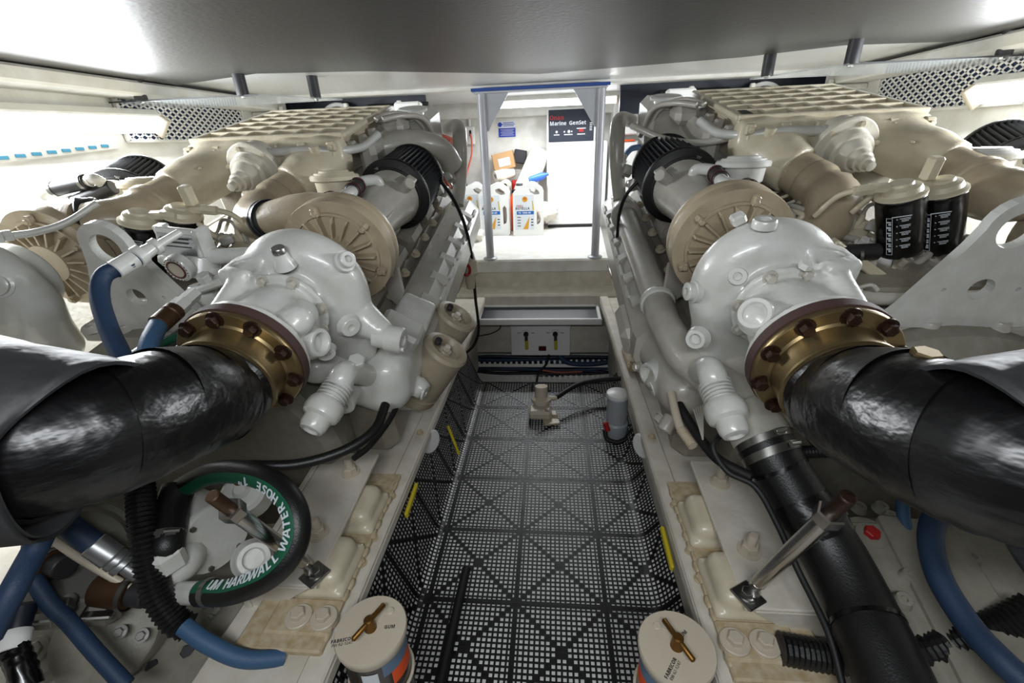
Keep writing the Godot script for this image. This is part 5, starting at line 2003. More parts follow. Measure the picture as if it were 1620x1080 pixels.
# ------------------------------------------------------------------ engine mounts
func mounts(s: float) -> void:
	S = s
	SX = 0.0
	var lab := "right" if s > 0 else "left"
	var tb := Basis(Vector3.RIGHT, 0.085)
	thing("engine_mount", "white steel mount bracket on cream rubber feet under the %s engine" % lab, "engine mount", v(s * 0.53, 0.44, -0.85))
	var st := nb()
	box(st, v(0.525, 0.444, -0.83), v(0.20, 0.018, 0.56), Basis(), 0.004)
	box(st, v(0.50, 0.453, -0.625), v(0.155, 0.012, 0.085), Basis(), 0.006)
	obj("base_plate", st, M.mount)
	st = nb()
	for k in 16:
		var z := -0.59 - 0.031 * k
		ball(st, v(0.428, 0.448, z), v(0.008 + 0.003 * sin(k * 2.1), 0.007, 0.02), Basis(), 8)
	obj("weld_bead", st, M.mount)
	for z in [-0.935, -0.745]:
		st = nb()
		var dome := cast([blk(v(0.51, 0.476, z), v(0.145, 0.078, 0.135), tb, 0.030, 0.01), blk(v(0.51, 0.458, z), v(0.165, 0.022, 0.155), Basis(), 0.008, 0.012)], 0.009)
		pour(st, dome)
		obj("rubber_foot", st, M.cream)
	# bracket plate with its turned-down flanges
	st = nb()
	box(st, v(0.565, 0.521, -0.877), v(0.172, 0.014, 0.435), tb, 0.003)
	obj("bracket_plate", st, M.bearer)
	st = nb()
	prism(st, Transform3D(Basis(), v(0, 0, -0.672)), PackedVector2Array([Vector2(0.50, 0.500), Vector2(0.652, 0.500), Vector2(0.652, 0.43), Vector2(0.615, 0.40), Vector2(0.56, 0.455)]), 0.014)
	box(st, v(0.66, 0.46, -0.86), v(0.016, 0.14, 0.42), tb, 0.003)
	obj("bracket_web", st, M.bearer)
	for q: Array in [[-1.009, 0.539], [-0.797, 0.521]]:
		st = nb()
		var p := v(0.536, q[1], q[0])
		lathe(st, p, tb * Vector3.UP, [0.027, 0, 0.027, 0.005, 0, 0.005], 24)
		lathe(st, p + v(0, 0.004, 0), tb * Vector3.UP, [0.0195, 0, 0.0195, 0.018, 0.017, 0.021, 0, 0.021], 6, 0.6, true)
		lathe(st, p + v(0, 0.02, 0), tb * Vector3.UP, [0.0115, 0, 0.0115, 0.032, 0.009, 0.036, 0, 0.036], 16)
		obj("mount_bolt", st, M.ivory)
	for x in [0.448, 0.508]:
		st = nb()
		var p := v(x, 0.459, -0.618)
		lathe(st, p, Vector3.UP, [0.030, 0, 0.030, 0.005, 0.028, 0.007, 0, 0.007], 26)
		lathe(st, p + v(0, 0.006, 0), Vector3.UP, [0.0165, 0, 0.0165, 0.012, 0.014, 0.015, 0, 0.015], 6, 0.6, true)
		obj("base_bolt", st, M.ivory)
	# bolts in the lip of the bearer
	for z in [-1.02, -0.86, -0.78, -1.35]:
		thing("lip_bolt", "small bolt in the %s bearer lip, %s" % [lab, {-1.02: "beside the far rubber foot", -0.86: "beside the near rubber foot", -0.78: "nearest the strainer", -1.35: "farthest along the aisle"}[z]], "bolt", v(s * 0.428, 0.44, z), "bearer lip bolts")
		st = nb()
		hexb(st, v(0.428, 0.439, z), Vector3.UP, 0.010, 0.012)
		obj("head", st, M.mount)
	# adjusting strut
	thing("adjusting_strut", "chrome turnbuckle strut rising from the %s mount bracket" % lab, "strut", v(s * 0.5, 0.53, -0.68))
	var a := v(0.500, 0.535, -0.690)
	var b := (v(0.498, 0.896, -0.549) if s > 0 else v(0.502, 0.862, -0.547))
	var d := (b - a).normalized()
	st = nb()
	box(st, v(0.492, 0.514, -0.686), v(0.05, 0.006, 0.055), tb * Basis(Vector3.UP, 0.5), 0.002)
	hexb(st, v(0.490, 0.518, -0.688), tb * Vector3.UP, 0.013, 0.009)
	obj("foot_plate", st, M.steel)
	st = nb()
	sweep(st, PackedVector3Array([a - v(0, 0.012, 0) + v(0.004, 0, 0.004), a + d * 0.01, a + d * 0.04]), [0.012, 0.012, 0.015], 14)
	cyl(st, a + d * 0.035, b - d * 0.02, 0.0145, 22, 0.002)
	obj("sleeve", st, M.chrome)
	st = nb()
	lathe(st, b - d * 0.03, d, [0.021, 0, 0.0215, 0.003, 0.0215, 0.024, 0.019, 0.028, 0, 0.028], 6, 0.6, true)
	obj("lock_nut", st, M.chrome)
	st = nb()
	cyl(st, b - d * 0.005, b + d * 0.05, 0.0115, 18, 0.002)
	obj("threaded_rod", st, M.rust if s > 0 else M.brown)

# ------------------------------------------------------------------ strainers in the foreground
func strainer(s: float) -> void:
	S = s
	SX = 0.0
	var lab := "right" if s > 0 else "left"
	var c := v(0.316, 0.50, -0.578)
	thing("water_strainer", "round ivory strainer with brass T-handle lid at the foot of the %s bearer" % lab, "strainer", v(s * c.x, 0.0, c.z))
	var st := nb()
	lathe(st, c - v(0, 0.5, 0), Vector3.UP, [0, 0.02, 0.07, 0.02, 0.07, 0.05, 0.066, 0.055, 0.066, 0.47, 0.06, 0.475], 40)
	obj("bowl", st, mat(Color(0.20, 0.17, 0.14), 0.2))
	st = nb()
	lathe(st, c - v(0, 0.040, 0), Vector3.UP, [0.060, 0.008, 0.0685, 0.008, 0.071, 0.012, 0.0745, 0.028, 0.0755, 0.036, 0.0735, 0.0405, 0, 0.0405], 56)
	var lid := obj("lid", st, M.ivory)
	st = nb()
	lathe(st, c - v(0, 0.46, 0), Vector3.UP, [0.07, 0, 0.080, 0.002, 0.08, 0.05, 0.07, 0.052], 40)
	obj("base_ring", st, M.ivory)
	st = nb()
	donut(st, c - v(0, 0.15, 0), Vector3.UP, 0.070, 0.004, 36, 8)
	obj("clamp_ring", st, M.ivory)
	# labels wrapped on the bowl, towards the aisle and the camera
	for q: Array in [["blue_label", "bluelight", -0.30, 1.30, -0.070, -0.034], ["orange_label", "orange", -0.05, 0.95, -0.112, -0.070], ["white_label", "print", -0.95, -0.45, -0.105, -0.048]]:
		st = nb()
		ng(st)
		var r0 := PackedVector3Array()
		var r1 := PackedVector3Array()
		for k in 13:
			var an := lerpf(q[2], q[3], k / 12.0)
			var d := v(-cos(an + 0.2) * 0.0, 0, 0)
			d = v(-sin(an + 0.9), 0, cos(an + 0.9))
			r0.append(c + d * 0.0668 + v(0, q[4], 0))
			r1.append(c + d * 0.0668 + v(0, q[5], 0))
		for k in 12:
			quad(st, r0[k + 1], r0[k], r1[k], r1[k + 1])
		obj(q[0], st, M[q[1]] if q[0] != "blue_label" else mat(Color(0.36, 0.45, 0.55), 0.5))
	# T-handle
	st = nb()
	lathe(st, c, Vector3.UP, [0.013, 0, 0.0125, 0.004, 0.0105, 0.022, 0.0105, 0.028, 0.008, 0.031, 0, 0.031], 24)
	var hd := obj("handle_boss", st, M.brass)
	st = nb()
	var dir := v(0.42 if s > 0 else 0.42, 0, 0.86).normalized()
	var hc := c + v(0, 0.022, 0)
	sweep(st, PackedVector3Array([hc - dir * 0.044, hc - dir * 0.042, hc + dir * 0.042, hc + dir * 0.044]), [0.003, 0.0055, 0.0055, 0.003], 14)
	obj("handle_bar", st, M.brass, hd)
	st = nb()
	lathe(st, c + v(-0.030, 0, -0.038), Vector3.UP, [0.009, 0, 0.009, 0.003, 0.007, 0.005, 0, 0.005], 18)
	obj("vent_button", st, M.ivory, lid)
	# printing on the lid
	var flat := Basis(Vector3.RIGHT, -PI / 2)
	var an2 := 0.25 if s < 0 else 0.95
	var up := Basis(Vector3.UP, an2) * flat
	var wc := v(s * c.x, c.y + 0.0008, c.z)
	if s < 0:
		text("lettering", "FABRICOR", M.dark, lid, wc + v(-0.050, 0, 0.028), up, 0.0095)
		text("lettering", "RW 62-1247", M.darkgrey, lid, wc + v(-0.047, 0, 0.036), up, 0.008, false)
		text("lettering", "GUM", M.darkgrey, lid, wc + v(0.040, 0, -0.005), Basis(Vector3.UP, 0.15) * flat, 0.010)
	else:
		text("lettering", "FABRICOR", M.dark, lid, wc + v(-0.022, 0, 0.042), up, 0.0095)
		text("lettering", "RW 62-1247", M.darkgrey, lid, wc + v(-0.014, 0, 0.046), up, 0.008, false)
		text("lettering", "GUM", M.darkgrey, lid, wc + v(0.018, 0, -0.024), Basis(Vector3.UP, 0.7) * flat, 0.010)

# ------------------------------------------------------------------ gearboxes below the exhausts
func gearboxes() -> void:
	# right
	S = 1.0
	SX = 0.0
	thing("gearbox", "pale grey gearbox casing under the right exhaust elbow with a red plug", "gearbox", v(1.0, 0.2, -0.55))
	var st := nb()
	box(st, v(1.02, 0.36, -0.62), v(0.60, 0.40, 0.56), EB, 0.04)
	box(st, v(1.05, 0.20, -0.25), v(0.50, 0.30, 0.36), Basis(), 0.04)
	obj("casing", st, M.gear)
	st = nb()
	box(st, v(0.86, 0.562, -0.60), v(0.15, 0.03, 0.46), EB * Basis(Vector3.UP, -0.12), 0.008)
	obj("top_cover", st, M.gear)
	st = nb()
	box(st, v(0.90, 0.570, -0.50), v(0.13, 0.022, 0.16), EB * Basis(Vector3.UP, -0.12), 0.004)
	box(st, v(1.02, 0.56, -0.56), v(0.045, 0.03, 0.34), EB * Basis(Vector3.UP, -0.25), 0.006)
	obj("valve_plate", st, M.gear)
	st = nb()
	box(st, v(1.22, 0.60, -0.72), v(0.24, 0.03, 0.26), EB, 0.006)
	obj("side_cover", st, M.gear)
	var rp := v(0.779, 0.600, -0.786)
	st = nb()
	lathe(st, rp - v(0, 0.012, 0), EB * Vector3.UP, [0.056, -0.02, 0.05, 0.006, 0.032, 0.008, 0.030, 0.014, 0, 0.014], 30)
	var fl_ := obj("filler_boss", st, M.gear)
	st = nb()
	hexb(st, rp, EB * Vector3.UP, 0.016, 0.014)
	obj("red_plug", st, M.red, fl_)
	for q: Array in [v(0.861, 0.600, -0.845), v(0.800, 0.592, -0.693), v(0.750, 0.592, -0.637), v(0.890, 0.585, -0.675), v(0.951, 0.600, -0.737), v(0.858, 0.600, -0.875), v(0.825, 0.580, -0.894)].map(func(p): return [p]):
		st = nb()
		boss(st, (q[0] as Vector3) - v(0, 0.006, 0), EB * Vector3.UP, 0.014, 0.010, 0.006)
		obj("bolt_boss", st, M.gear)
	st = nb()
	tube(st, [v(0.782, 0.620, -0.851), v(0.771, 0.630, -0.861), v(0.749, 0.620, -0.850), v(0.752, 0.610, -0.831)], 0.004, 8)
	obj("wire_loop", st, M.gear)
	st = nb()
	corr(st, [v(0.60, 0.70, -0.93), v(0.72, 0.715, -0.93), v(0.80, 0.72, -0.92)], 0.016, 0.007)
	var cl := obj("ribbed_conduit", st, M.darkgrey)
	st = nb()
	box(st, v(0.83, 0.72, -0.915), v(0.05, 0.035, 0.035), Basis(Vector3.UP, 0.3), 0.005)
	hexb(st, v(0.87, 0.715, -0.90), v(1, 0, 0.4), 0.014, 0.03, false)
	obj("plug_connector", st, M.gear, cl)
	# left
	S = -1.0
	thing("gearbox", "pale grey gearbox casing with round covers under the left exhaust elbow", "gearbox", v(-1.0, 0.2, -0.55))
	st = nb()
	box(st, v(1.0, 0.20, -0.68), v(0.62, 0.30, 0.50), EB, 0.04)
	box(st, v(1.05, 0.12, -0.25), v(0.60, 0.26, 0.42), Basis(), 0.04)
	obj("casing", st, M.gear)
	# rounded drum low beside the bearer
	var da := v(0.686, 0.345, -0.670)
	var db := v(0.632, 0.379, -0.801)
	st = nb()
	cyl(st, da + v(0.06, -0.05, 0.05), db + v(0.02, -0.04, 0), 0.085, 30, 0.02)
	obj("drum", st, M.gear)
	# raw water pump with round end cover
	var pa := v(0.829, 0.592, -0.746)
	var pb := v(0.651, 0.599, -0.678)
	var pd := (pb - pa).normalized()
	st = nb()
	lathe(st, pa - pd * 0.05, pd, [0, 0, 0.085, 0, 0.085, 0.10, 0.078, 0.115, 0.078, 0.135, 0.084, 0.14, 0.084, 0.152, 0.08, 0.158, 0, 0.158], 36)
	var pm := obj("water_pump", st, M.white)
	st = nb()
	tube(st, [pa + v(0.0, -0.02, 0.03), v(0.762, 0.597, -0.645), v(0.776, 0.605, -0.614)], 0.042, 18)
	obj("pump_outlet", st, M.white, pm)
	st = nb()
	box(st, v(0.759, 0.647, -0.612), v(0.075, 0.06, 0.06), Basis(Vector3.UP, 0.5), 0.012)
	obj("outlet_block", st, M.white, pm)
	st = nb()
	boss(st, v(0.592, 0.610, -0.645), (v(0.526, 0.676, -0.593) - v(0.592, 0.610, -0.645)), 0.034, 0.02, 0.022, 0.9)
	obj("ring_port", st, M.white, pm)
	st = nb()
	lathe(st, v(0.662, 0.697, -0.754), v(-0.2, 0.8, 0.5), [0.05, -0.06, 0.05, 0, 0.042, 0.008, 0.02, 0.012, 0.012, 0.025, 0, 0.025], 24)
	obj("cap", st, M.white, pm)
	st = nb()
	hexb(st, v(0.652, 0.742, -0.743), v(-0.2, 0.8, 0.5), 0.008, 0.014)
	obj("brass_nipple", st, M.brass, pm)
	# big round housing at upper left under the elbow
	st = nb()
	lathe(st, v(1.085, 0.586, -0.740), v(-0.55, 0.25, 0.75), [0, 0, 0.11, 0, 0.115, 0.05, 0.10, 0.10, 0.09, 0.105, 0.09, 0.13, 0.05, 0.15, 0, 0.15], 36)
	obj("round_housing", st, M.gear)
	# oil cooler oval and flange plates low left
	var oc := v(0.953, 0.428, -0.571)
	st = nb()
	lathe(st, oc, v(-0.35, 0.75, 0.55), [0, -0.10, 0.10, -0.10, 0.105, 0.0, 0.102, 0.008, 0.095, 0.012, 0.05, 0.022, 0, 0.024], 36)
	obj("oil_cooler", st, M.gear)
	st = nb()
	lathe(st, v(0.876, 0.286, -0.603), v(-0.25, 0.85, 0.45), [0, -0.05, 0.11, -0.05, 0.112, -0.02, 0.112, 0.0, 0.104, 0.004, 0.104, 0.02, 0.09, 0.03, 0, 0.03], 36)
	obj("flange_cover", st, M.gear)
	for q: Array in [v(0.880, 0.315, -0.572), v(0.812, 0.303, -0.573), v(0.897, 0.366, -0.560), v(0.813, 0.326, -0.605)].map(func(p): return [p]):
		st = nb()
		hexb(st, q[0], v(-0.25, 0.85, 0.45), 0.016, 0.016)
		obj("bolt", st, M.darkgrey)
	# control valve body with brown solenoids
	st = nb()
	var vb := Basis(Vector3.UP, -0.35) * Basis(Vector3.BACK, 0.3)
	box(st, v(0.983, 0.552, -0.581), v(0.20, 0.08, 0.13), vb, 0.02)
	obj("control_valve", st, mat(Color(0.42, 0.41, 0.39), 0.55))
	for q: Array in [[v(0.903, 0.590, -0.572), v(0.832, 0.577, -0.574), 0.034], [v(1.066, 0.626, -0.606), v(1.005, 0.631, -0.592), 0.032]]:
		st = nb()
		cyl(st, q[0], q[1], q[2], 22, 0.004)
		var sol := obj("solenoid", st, M.brown)
		st = nb()
		var dd: Vector3 = (q[1] - q[0]).normalized()
		cyl(st, q[1], q[1] + dd * 0.035, float(q[2]) * 0.75, 16)
		obj("solenoid_cap", st, M.darkgrey, sol)
		st = nb()
		band(st, q[1] - dd * 0.004, dd, float(q[2]) + 0.0005, 0.010)
		obj("clamp_band", st, M.steel, sol)
	for q: Array in [[v(0.998, 0.542, -0.652), 0.05], [v(0.798, 0.349, -0.661), 0.04], [v(1.089, 0.421, -0.533), 0.06], [v(1.025, 0.357, -0.532), 0.05]]:
		st = nb()
		lathe(st, q[0], v(-0.25, 0.85, 0.45), [q[1] * 1.2, -0.05, q[1], 0.0, q[1] * 0.9, 0.006, q[1] * 0.5, 0.008, q[1] * 0.45, 0.016, 0, 0.016], 26)
		hexb(st, (q[0] as Vector3) + v(-0.25, 0.85, 0.45).normalized() * 0.016, v(-0.25, 0.85, 0.45), float(q[1]) * 0.3, 0.012, false)
		obj("cover_cap", st, M.gear)
	for q: Array in [[v(0.890, 0.468, -0.557), v(0.974, 0.445, -0.539)], [v(0.855, 0.445, -0.566), v(0.951, 0.484, -0.564)]]:
		st = nb()
		hexb(st, q[0], v(-0.35, 0.75, 0.55), 0.010, 0.010)
		obj("bolt", st, M.steel)
	for k in 6:
		var a := TAU * k / 6.0
		st = nb()
		hexb(st, pa + pd * 0.107 + frame(pd).x * (0.071 * cos(a)) + frame(pd).z * (0.071 * sin(a)), pd, 0.007, 0.008, false)
		obj("bolt", st, M.steel, pm)
	st = nb()
	box(st, v(0.945, 0.565, -0.524), v(0.17, 0.012, 0.026), vb, 0.003)
	box(st, v(0.929, 0.568, -0.527), v(0.05, 0.025, 0.04), vb, 0.003)
	hexb(st, v(0.941, 0.585, -0.534), v(0, 0.9, 0.4), 0.016, 0.012)
	obj("shift_lever", st, M.steel)
	S = 1.0

# ------------------------------------------------------------------ hoses and cables
func hose(called: String, label: String, p: Array, r: float, m: String, kind := "hose", sgn := 1.0) -> Node3D:
	S = sgn
	SX = 0.0
	var c: Vector3 = p[p.size() / 2]
	var t := thing(called, label, kind, v(sgn * c.x, c.y, c.z))
	var st := nb()
	sweep(st, spline(p, 10), [r], 18)
	obj("tube", st, M[m])
	return t

func hoses() -> void:
	var st: SurfaceTool
	# --- left: looped black hose with green printed stripe
	var loop := [v(0.667, 0.590, -0.573), v(0.577, 0.619, -0.562), v(0.487, 0.665, -0.569), v(0.448, 0.707, -0.604), v(0.457, 0.753, -0.645), v(0.515, 0.783, -0.687), v(0.599, 0.790, -0.715), v(0.698, 0.773, -0.730), v(0.787, 0.727, -0.734)]
	hose("suction_hose", "looped black hose with green lettered stripe under the left exhaust elbow", loop, 0.0255, "rubber", "hose", -1.0)
	var sp := spline(loop, 12)
	# flat stripe on the inside of the loop facing the camera
	var eye := v(-0.066, 1.43, 0.0)
	var ctr := v(0.578, 0.693, -0.629)
	st = nb()
	ng(st)
	var pr := []
	var fr := []
	for i in sp.size():
		var t := (sp[mini(i + 1, sp.size() - 1)] - sp[maxi(i - 1, 0)]).normalized()
		var e := (eye - sp[i])
		e = (e - t * e.dot(t)).normalized()
		var w := (ctr - sp[i])
		w = (w - t * w.dot(t)).normalized()
		var mid := (e * 0.72 + w * 0.55).normalized()
		var sd2 := t.cross(mid)
		var row := PackedVector3Array()
		for k in 7:
			var a := (k - 3) * 0.19
			row.append(sp[i] + (mid * cos(a) + sd2 * sin(a)) * 0.0259)
		pr.append(row)
		fr.append([sp[i] + mid * 0.0262, t, mid])
	for i in sp.size() - 1:
		for k in 6:
			quad(st, pr[i][k], pr[i][k + 1], pr[i + 1][k + 1], pr[i + 1][k])
	var stripe := obj("green_stripe", st, M.green)
	# letters, one by one along the stripe
	var words := "UM HARDWALL WATER HOSE  1\""
	var dist := 0.054
	for ch in words:
		var acc := 0.0
		for i in fr.size() - 1:
			var l: float = (fr[i][0] as Vector3).distance_to(fr[i + 1][0])
			if acc + l >= dist:
				var q: Vector3 = (fr[i][0] as Vector3).lerp(fr[i + 1][0], (dist - acc) / l)
				var t: Vector3 = fr[i][1]
				var m: Vector3 = fr[i][2]
				var tw := v(-t.x, t.y, t.z)
				var mw := v(-m.x, m.y, m.z)
				if ch != " ":
					text("letter", ch, M.print, stripe, v(-q.x, q.y, q.z) + mw * 0.0004, Basis(tw, mw.cross(tw).normalized(), mw), 0.028)
				break
			acc += l
		dist += 0.011 if ch == " " else (0.0218 if ch in "MW" else 0.0172)
	st = nb()
	clamp_(st, v(0.640, 0.599, -0.571), v(0.577, 0.619, -0.562) - v(0.667, 0.590, -0.573), 0.0262, 0.014, v(0, -1, 0.2))
	obj("hose_clamp", st, M.steel)
	st = nb()
	cyl(st, v(0.736, 0.565, -0.588), v(0.662, 0.590, -0.574), 0.023, 18)
	obj("spigot", st, M.white)
	# black hose with clamp into the pump block
	hose("pump_hose", "short smooth black hose clamped to the white block under the left elbow", [v(0.797, 0.727, -0.733), v(0.788, 0.702, -0.690), v(0.756, 0.674, -0.625), v(0.759, 0.656, -0.617)], 0.034, "rubber", "hose", -1.0)
	st = nb()
	clamp_(st, v(0.763, 0.678, -0.634), v(0.759, 0.656, -0.617) - v(0.788, 0.702, -0.690), 0.0345, 0.018, v(0.585, 0.800, -0.533) - v(0.763, 0.678, -0.634))
	obj("hose_clamp", st, M.steel)
	# ribbed conduit ending in pale blue hose
	var cv := [v(0.840, 0.764, -0.690), v(0.786, 0.701, -0.612), v(0.756, 0.612, -0.564), v(0.724, 0.541, -0.546), v(0.702, 0.516, -0.548)]
	thing("ribbed_conduit", "black ribbed conduit hanging under the left elbow with blue hose at its end", "conduit", v(-0.7, 0.6, -0.55))
	S = -1.0
	st = nb()
	corr(st, cv, 0.028, 0.010, 20, 0.16)
	obj("conduit", st, M.rubber)
	st = nb()
	sweep(st, spline([v(0.700, 0.533, -0.539), v(0.644, 0.503, -0.525), v(0.578, 0.461, -0.524), v(0.510, 0.429, -0.549)], 10), [0.0175], 18)
	obj("blue_hose", st, M.bluelight)
	# blue hoses from the valve gear down behind the elbow
	hose("blue_hose", "blue hose curving down from the silver fitting beside the left lifting eye", [v(0.826, 1.235, -0.894), v(0.836, 1.221, -0.853), v(0.860, 1.208, -0.823), v(0.848, 1.173, -0.786), v(0.791, 1.128, -0.728), v(0.725, 1.087, -0.672), v(0.675, 1.053, -0.617)], 0.0165, "blue", "hose", -1.0)
	st = nb()
	var fa := v(0.845, 1.215, -0.834)
	var fb := v(0.827, 1.234, -0.888)
	var fd := (fb - fa).normalized()
	lathe(st, fa, fd, [0.017, 0, 0.0195, 0.002, 0.0195, 0.045, 0.016, 0.048, 0.022, 0.05, 0.022, 0.066, 0.016, 0.068, 0.014, 0.09, 0.018, 0.092, 0.018, 0.104, 0.009, 0.106, 0.009, 0.16, 0, 0.16], 18)
	obj("end_fitting", st, M.white)
	hose("blue_hose", "blue hose with brown fitting beside the left bronze flange", [v(0.755, 1.109, -0.800), v(0.728, 1.095, -0.741), v(0.701, 1.072, -0.689), v(0.674, 1.048, -0.637)], 0.0175, "bluelight", "hose", -1.0)
	st = nb()
	var ga := v(0.753, 1.108, -0.794)
	var gb := v(0.754, 1.128, -0.874)
	var gd := (gb - ga).normalized()
	lathe(st, ga, gd, [0.018, 0, 0.021, 0.002, 0.021, 0.035, 0.018, 0.037, 0.021, 0.04, 0.021, 0.055, 0.0, 0.057], 16)
	obj("brown_fitting", st, M.brown)
	st = nb()
	lathe(st, ga + gd * 0.055, gd, [0.019, 0, 0.019, 0.03, 0.016, 0.032, 0.016, 0.07, 0, 0.07], 6, 0.6, true)
	obj("hex_union", st, M.white)
	# blue hoses low left
	hose("blue_hose", "thick blue hose crossing the lower left corner from under the blanket", [v(0.799, 0.855, -0.537), v(0.819, 0.840, -0.507), v(0.821, 0.816, -0.474), v(0.807, 0.794, -0.421), v(0.823, 0.745, -0.375)], 0.0185, "blue", "hose", -1.0)
	hose("blue_hose", "dark blue hose ending in the ribbed silver fitting at lower left", [v(0.936, 0.772, -0.597), v(0.900, 0.744, -0.587), v(0.869, 0.706, -0.584)], 0.022, "blue", "hose", -1.0)
	st = nb()
	var ha := v(0.872, 0.709, -0.585)
	var hb := v(0.823, 0.645, -0.583)
	var hdir := (hb - ha).normalized()
	lathe(st, ha, hdir, [0.023, 0, 0.025, 0.002, 0.025, 0.045, 0.021, 0.048, 0.024, 0.05, 0.024, 0.06, 0.021, 0.062, 0.024, 0.065, 0.024, 0.075, 0.014, 0.078, 0.014, 0.11, 0, 0.11], 20)
	obj("end_fitting", st, M.alu)
	st = nb()
	tube(st, [v(1.009, 0.727, -0.602), v(0.916, 0.663, -0.582), v(0.795, 0.567, -0.573)], 0.008, 10)
	obj("steel_line", st, M.ivory)
	hose("blue_hose", "blue hose running down to the bottom edge past the oval oil cooler", [v(0.984, 0.657, -0.540), v(0.948, 0.608, -0.521), v(0.910, 0.572, -0.509), v(0.848, 0.527, -0.483), v(0.776, 0.472, -0.455)], 0.015, "blue", "hose", -1.0)
	hose("blue_hose", "blue hose with white collar and taped end at the bottom left corner", [v(0.978, 0.629, -0.506), v(0.976, 0.604, -0.484), v(0.969, 0.586, -0.465)], 0.02, "navy", "hose", -1.0)
	st = nb()
	var wa := v(0.973, 0.594, -0.474)
	var wb := v(0.962, 0.583, -0.453)
	lathe(st, wa, wb - wa, [0.02, 0, 0.0235, 0.001, 0.0235, 0.036, 0.02, 0.037], 20)
	obj("white_collar", st, M.plastic)
	st = nb()
	sweep(st, spline([wb, v(0.938, 0.561, -0.435), v(0.911, 0.528, -0.411)], 8), [0.022], 16, true, 0.002)
	obj("taped_end", st, M.black)
	hose("black_hose", "black hose looping from the left engine front across the mount", [v(0.389, 0.783, -1.007), v(0.392, 0.761, -0.920), v(0.446, 0.747, -0.853), v(0.540, 0.746, -0.799), v(0.641, 0.773, -0.758)], 0.0125, "rubber", "hose", -1.0)
	hose("green_hose", "black hose with green stripe behind the left elbow and bronze flange", [v(0.813, 1.029, -0.923), v(0.833, 1.021, -0.885), v(0.859, 1.015, -0.846), v(0.904, 0.986, -0.807)], 0.026, "rubber", "hose", -1.0)
	st = nb()
	sweep(st, spline([v(0.801, 1.045, -0.898), v(0.811, 1.043, -0.863), v(0.824, 1.040, -0.828)], 6), [0.009], 8, true, 0.0, 0.6)
	obj("stripe", st, M.green)
	# dark cable along the left bearer
	hose("black_cable", "black cable running along the left bearer below the oil filters", [v(0.402, 0.711, -1.128), v(0.404, 0.704, -1.036), v(0.416, 0.706, -0.926), v(0.436, 0.709, -0.870)], 0.008, "dark", "cable", -1.0)
	# --- right: large suction hose
	var big := [v(0.546, 0.791, -0.882), v(0.558, 0.769, -0.851), v(0.599, 0.701, -0.780), v(0.636, 0.644, -0.702), v(0.647, 0.609, -0.622), v(0.643, 0.589, -0.535), v(0.638, 0.568, -0.459)]
	hose("water_hose", "large black water hose with clamps running down past the right mount", big, 0.060, "rubber", "hose", 1.0)
	st = nb()
	var b0: Vector3 = big[0]
	var b1: Vector3 = big[1]
	var bd := (b1 - b0).normalized()
	clamp_(st, b0 + bd * 0.012, bd, 0.061, 0.018, v(0.2, 0.8, 0.6))
	obj("hose_clamp", st, M.steel)
	st = nb()
	clamp_(st, b0 + bd * 0.045, bd, 0.061, 0.018, v(0.45, 0.7, 0.6))
	obj("hose_clamp", st, M.steel)
	st = nb()
	cyl(st, b0 - bd * 0.08, b0 + bd * 0.01, 0.064, 26, 0.006)
	obj("spigot", st, M.grey)
	st = nb()
	var bs := spline(big, 10)
	var t1 := (bs[26] - bs[20]).normalized()
	sweep(st, PackedVector3Array([bs[20], bs[22], bs[26], bs[28]]), [0.061, 0.064, 0.065, 0.062], 30)
	obj("rubber_cuff", st, M.wrap)
	for k in [14, 45]:
		st = nb()
		band(st, bs[k], bs[k + 1] - bs[k - 1], 0.0603, 0.008)
		obj("cable_tie", st, M.black)
	hose("blue_hose", "thick dark blue hose arching down the right edge in front of the gearbox", [v(0.927, 0.712, -0.773), v(0.857, 0.718, -0.747), v(0.809, 0.697, -0.699), v(0.781, 0.670, -0.629), v(0.778, 0.649, -0.553), v(0.781, 0.648, -0.498), v(0.798, 0.642, -0.453)], 0.0205, "blue", "hose", 1.0)
	hose("blue_hose", "thin blue hose hanging behind the thick blue hose at right", [v(0.873, 0.666, -0.857), v(0.860, 0.623, -0.814), v(0.854, 0.583, -0.762), v(0.874, 0.544, -0.724)], 0.0125, "bluelight", "hose", 1.0)
	for q: Array in [["thick black ribbed conduit crossing the bottom right corner", [v(0.531, 0.472, -0.604), v(0.640, 0.472, -0.592), v(0.749, 0.527, -0.572), v(0.869, 0.570, -0.593), v(0.940, 0.624, -0.602)], 0.031]]:
		thing("ribbed_conduit", q[0], "conduit", v(0.8, 0.5, -0.5))
		S = 1.0
		st = nb()
		corr(st, q[1], q[2], 0.010, 20, 0.10)
		obj("conduit", st, M.rubber)
	hose("black_cable", "black cable from the drain valve over the right mount bracket", [v(0.470, 0.807, -0.881), v(0.430, 0.788, -0.847), v(0.454, 0.749, -0.809), v(0.503, 0.736, -0.775), v(0.535, 0.685, -0.722), v(0.554, 0.636, -0.658), v(0.590, 0.560, -0.583), v(0.593, 0.507, -0.515)], 0.0065, "dark", "cable", 1.0)
	hose("black_cable", "bundled black cables beside the right drain valve", [v(0.418, 0.753, -1.072), v(0.423, 0.752, -0.984), v(0.435, 0.745, -0.916), v(0.459, 0.735, -0.859), v(0.509, 0.734, -0.808)], 0.012, "dark", "cable", 1.0)
	hose("sleeved_cable", "pale sleeved cable with clamps beside the right bearer", [v(0.401, 0.772, -1.101), v(0.398, 0.755, -1.038), v(0.400, 0.738, -0.976), v(0.417, 0.726, -0.927)], 0.0115, "ivory", "cable", 1.0)
	st = nb()
	for k in 12:
		var p := v(0.400, 0.738, -0.976).lerp(v(0.417, 0.726, -0.927), k / 11.0)
		band(st, p, v(0.417, 0.726, -0.927) - v(0.400, 0.738, -0.976), 0.0115, 0.002, 0.0015)
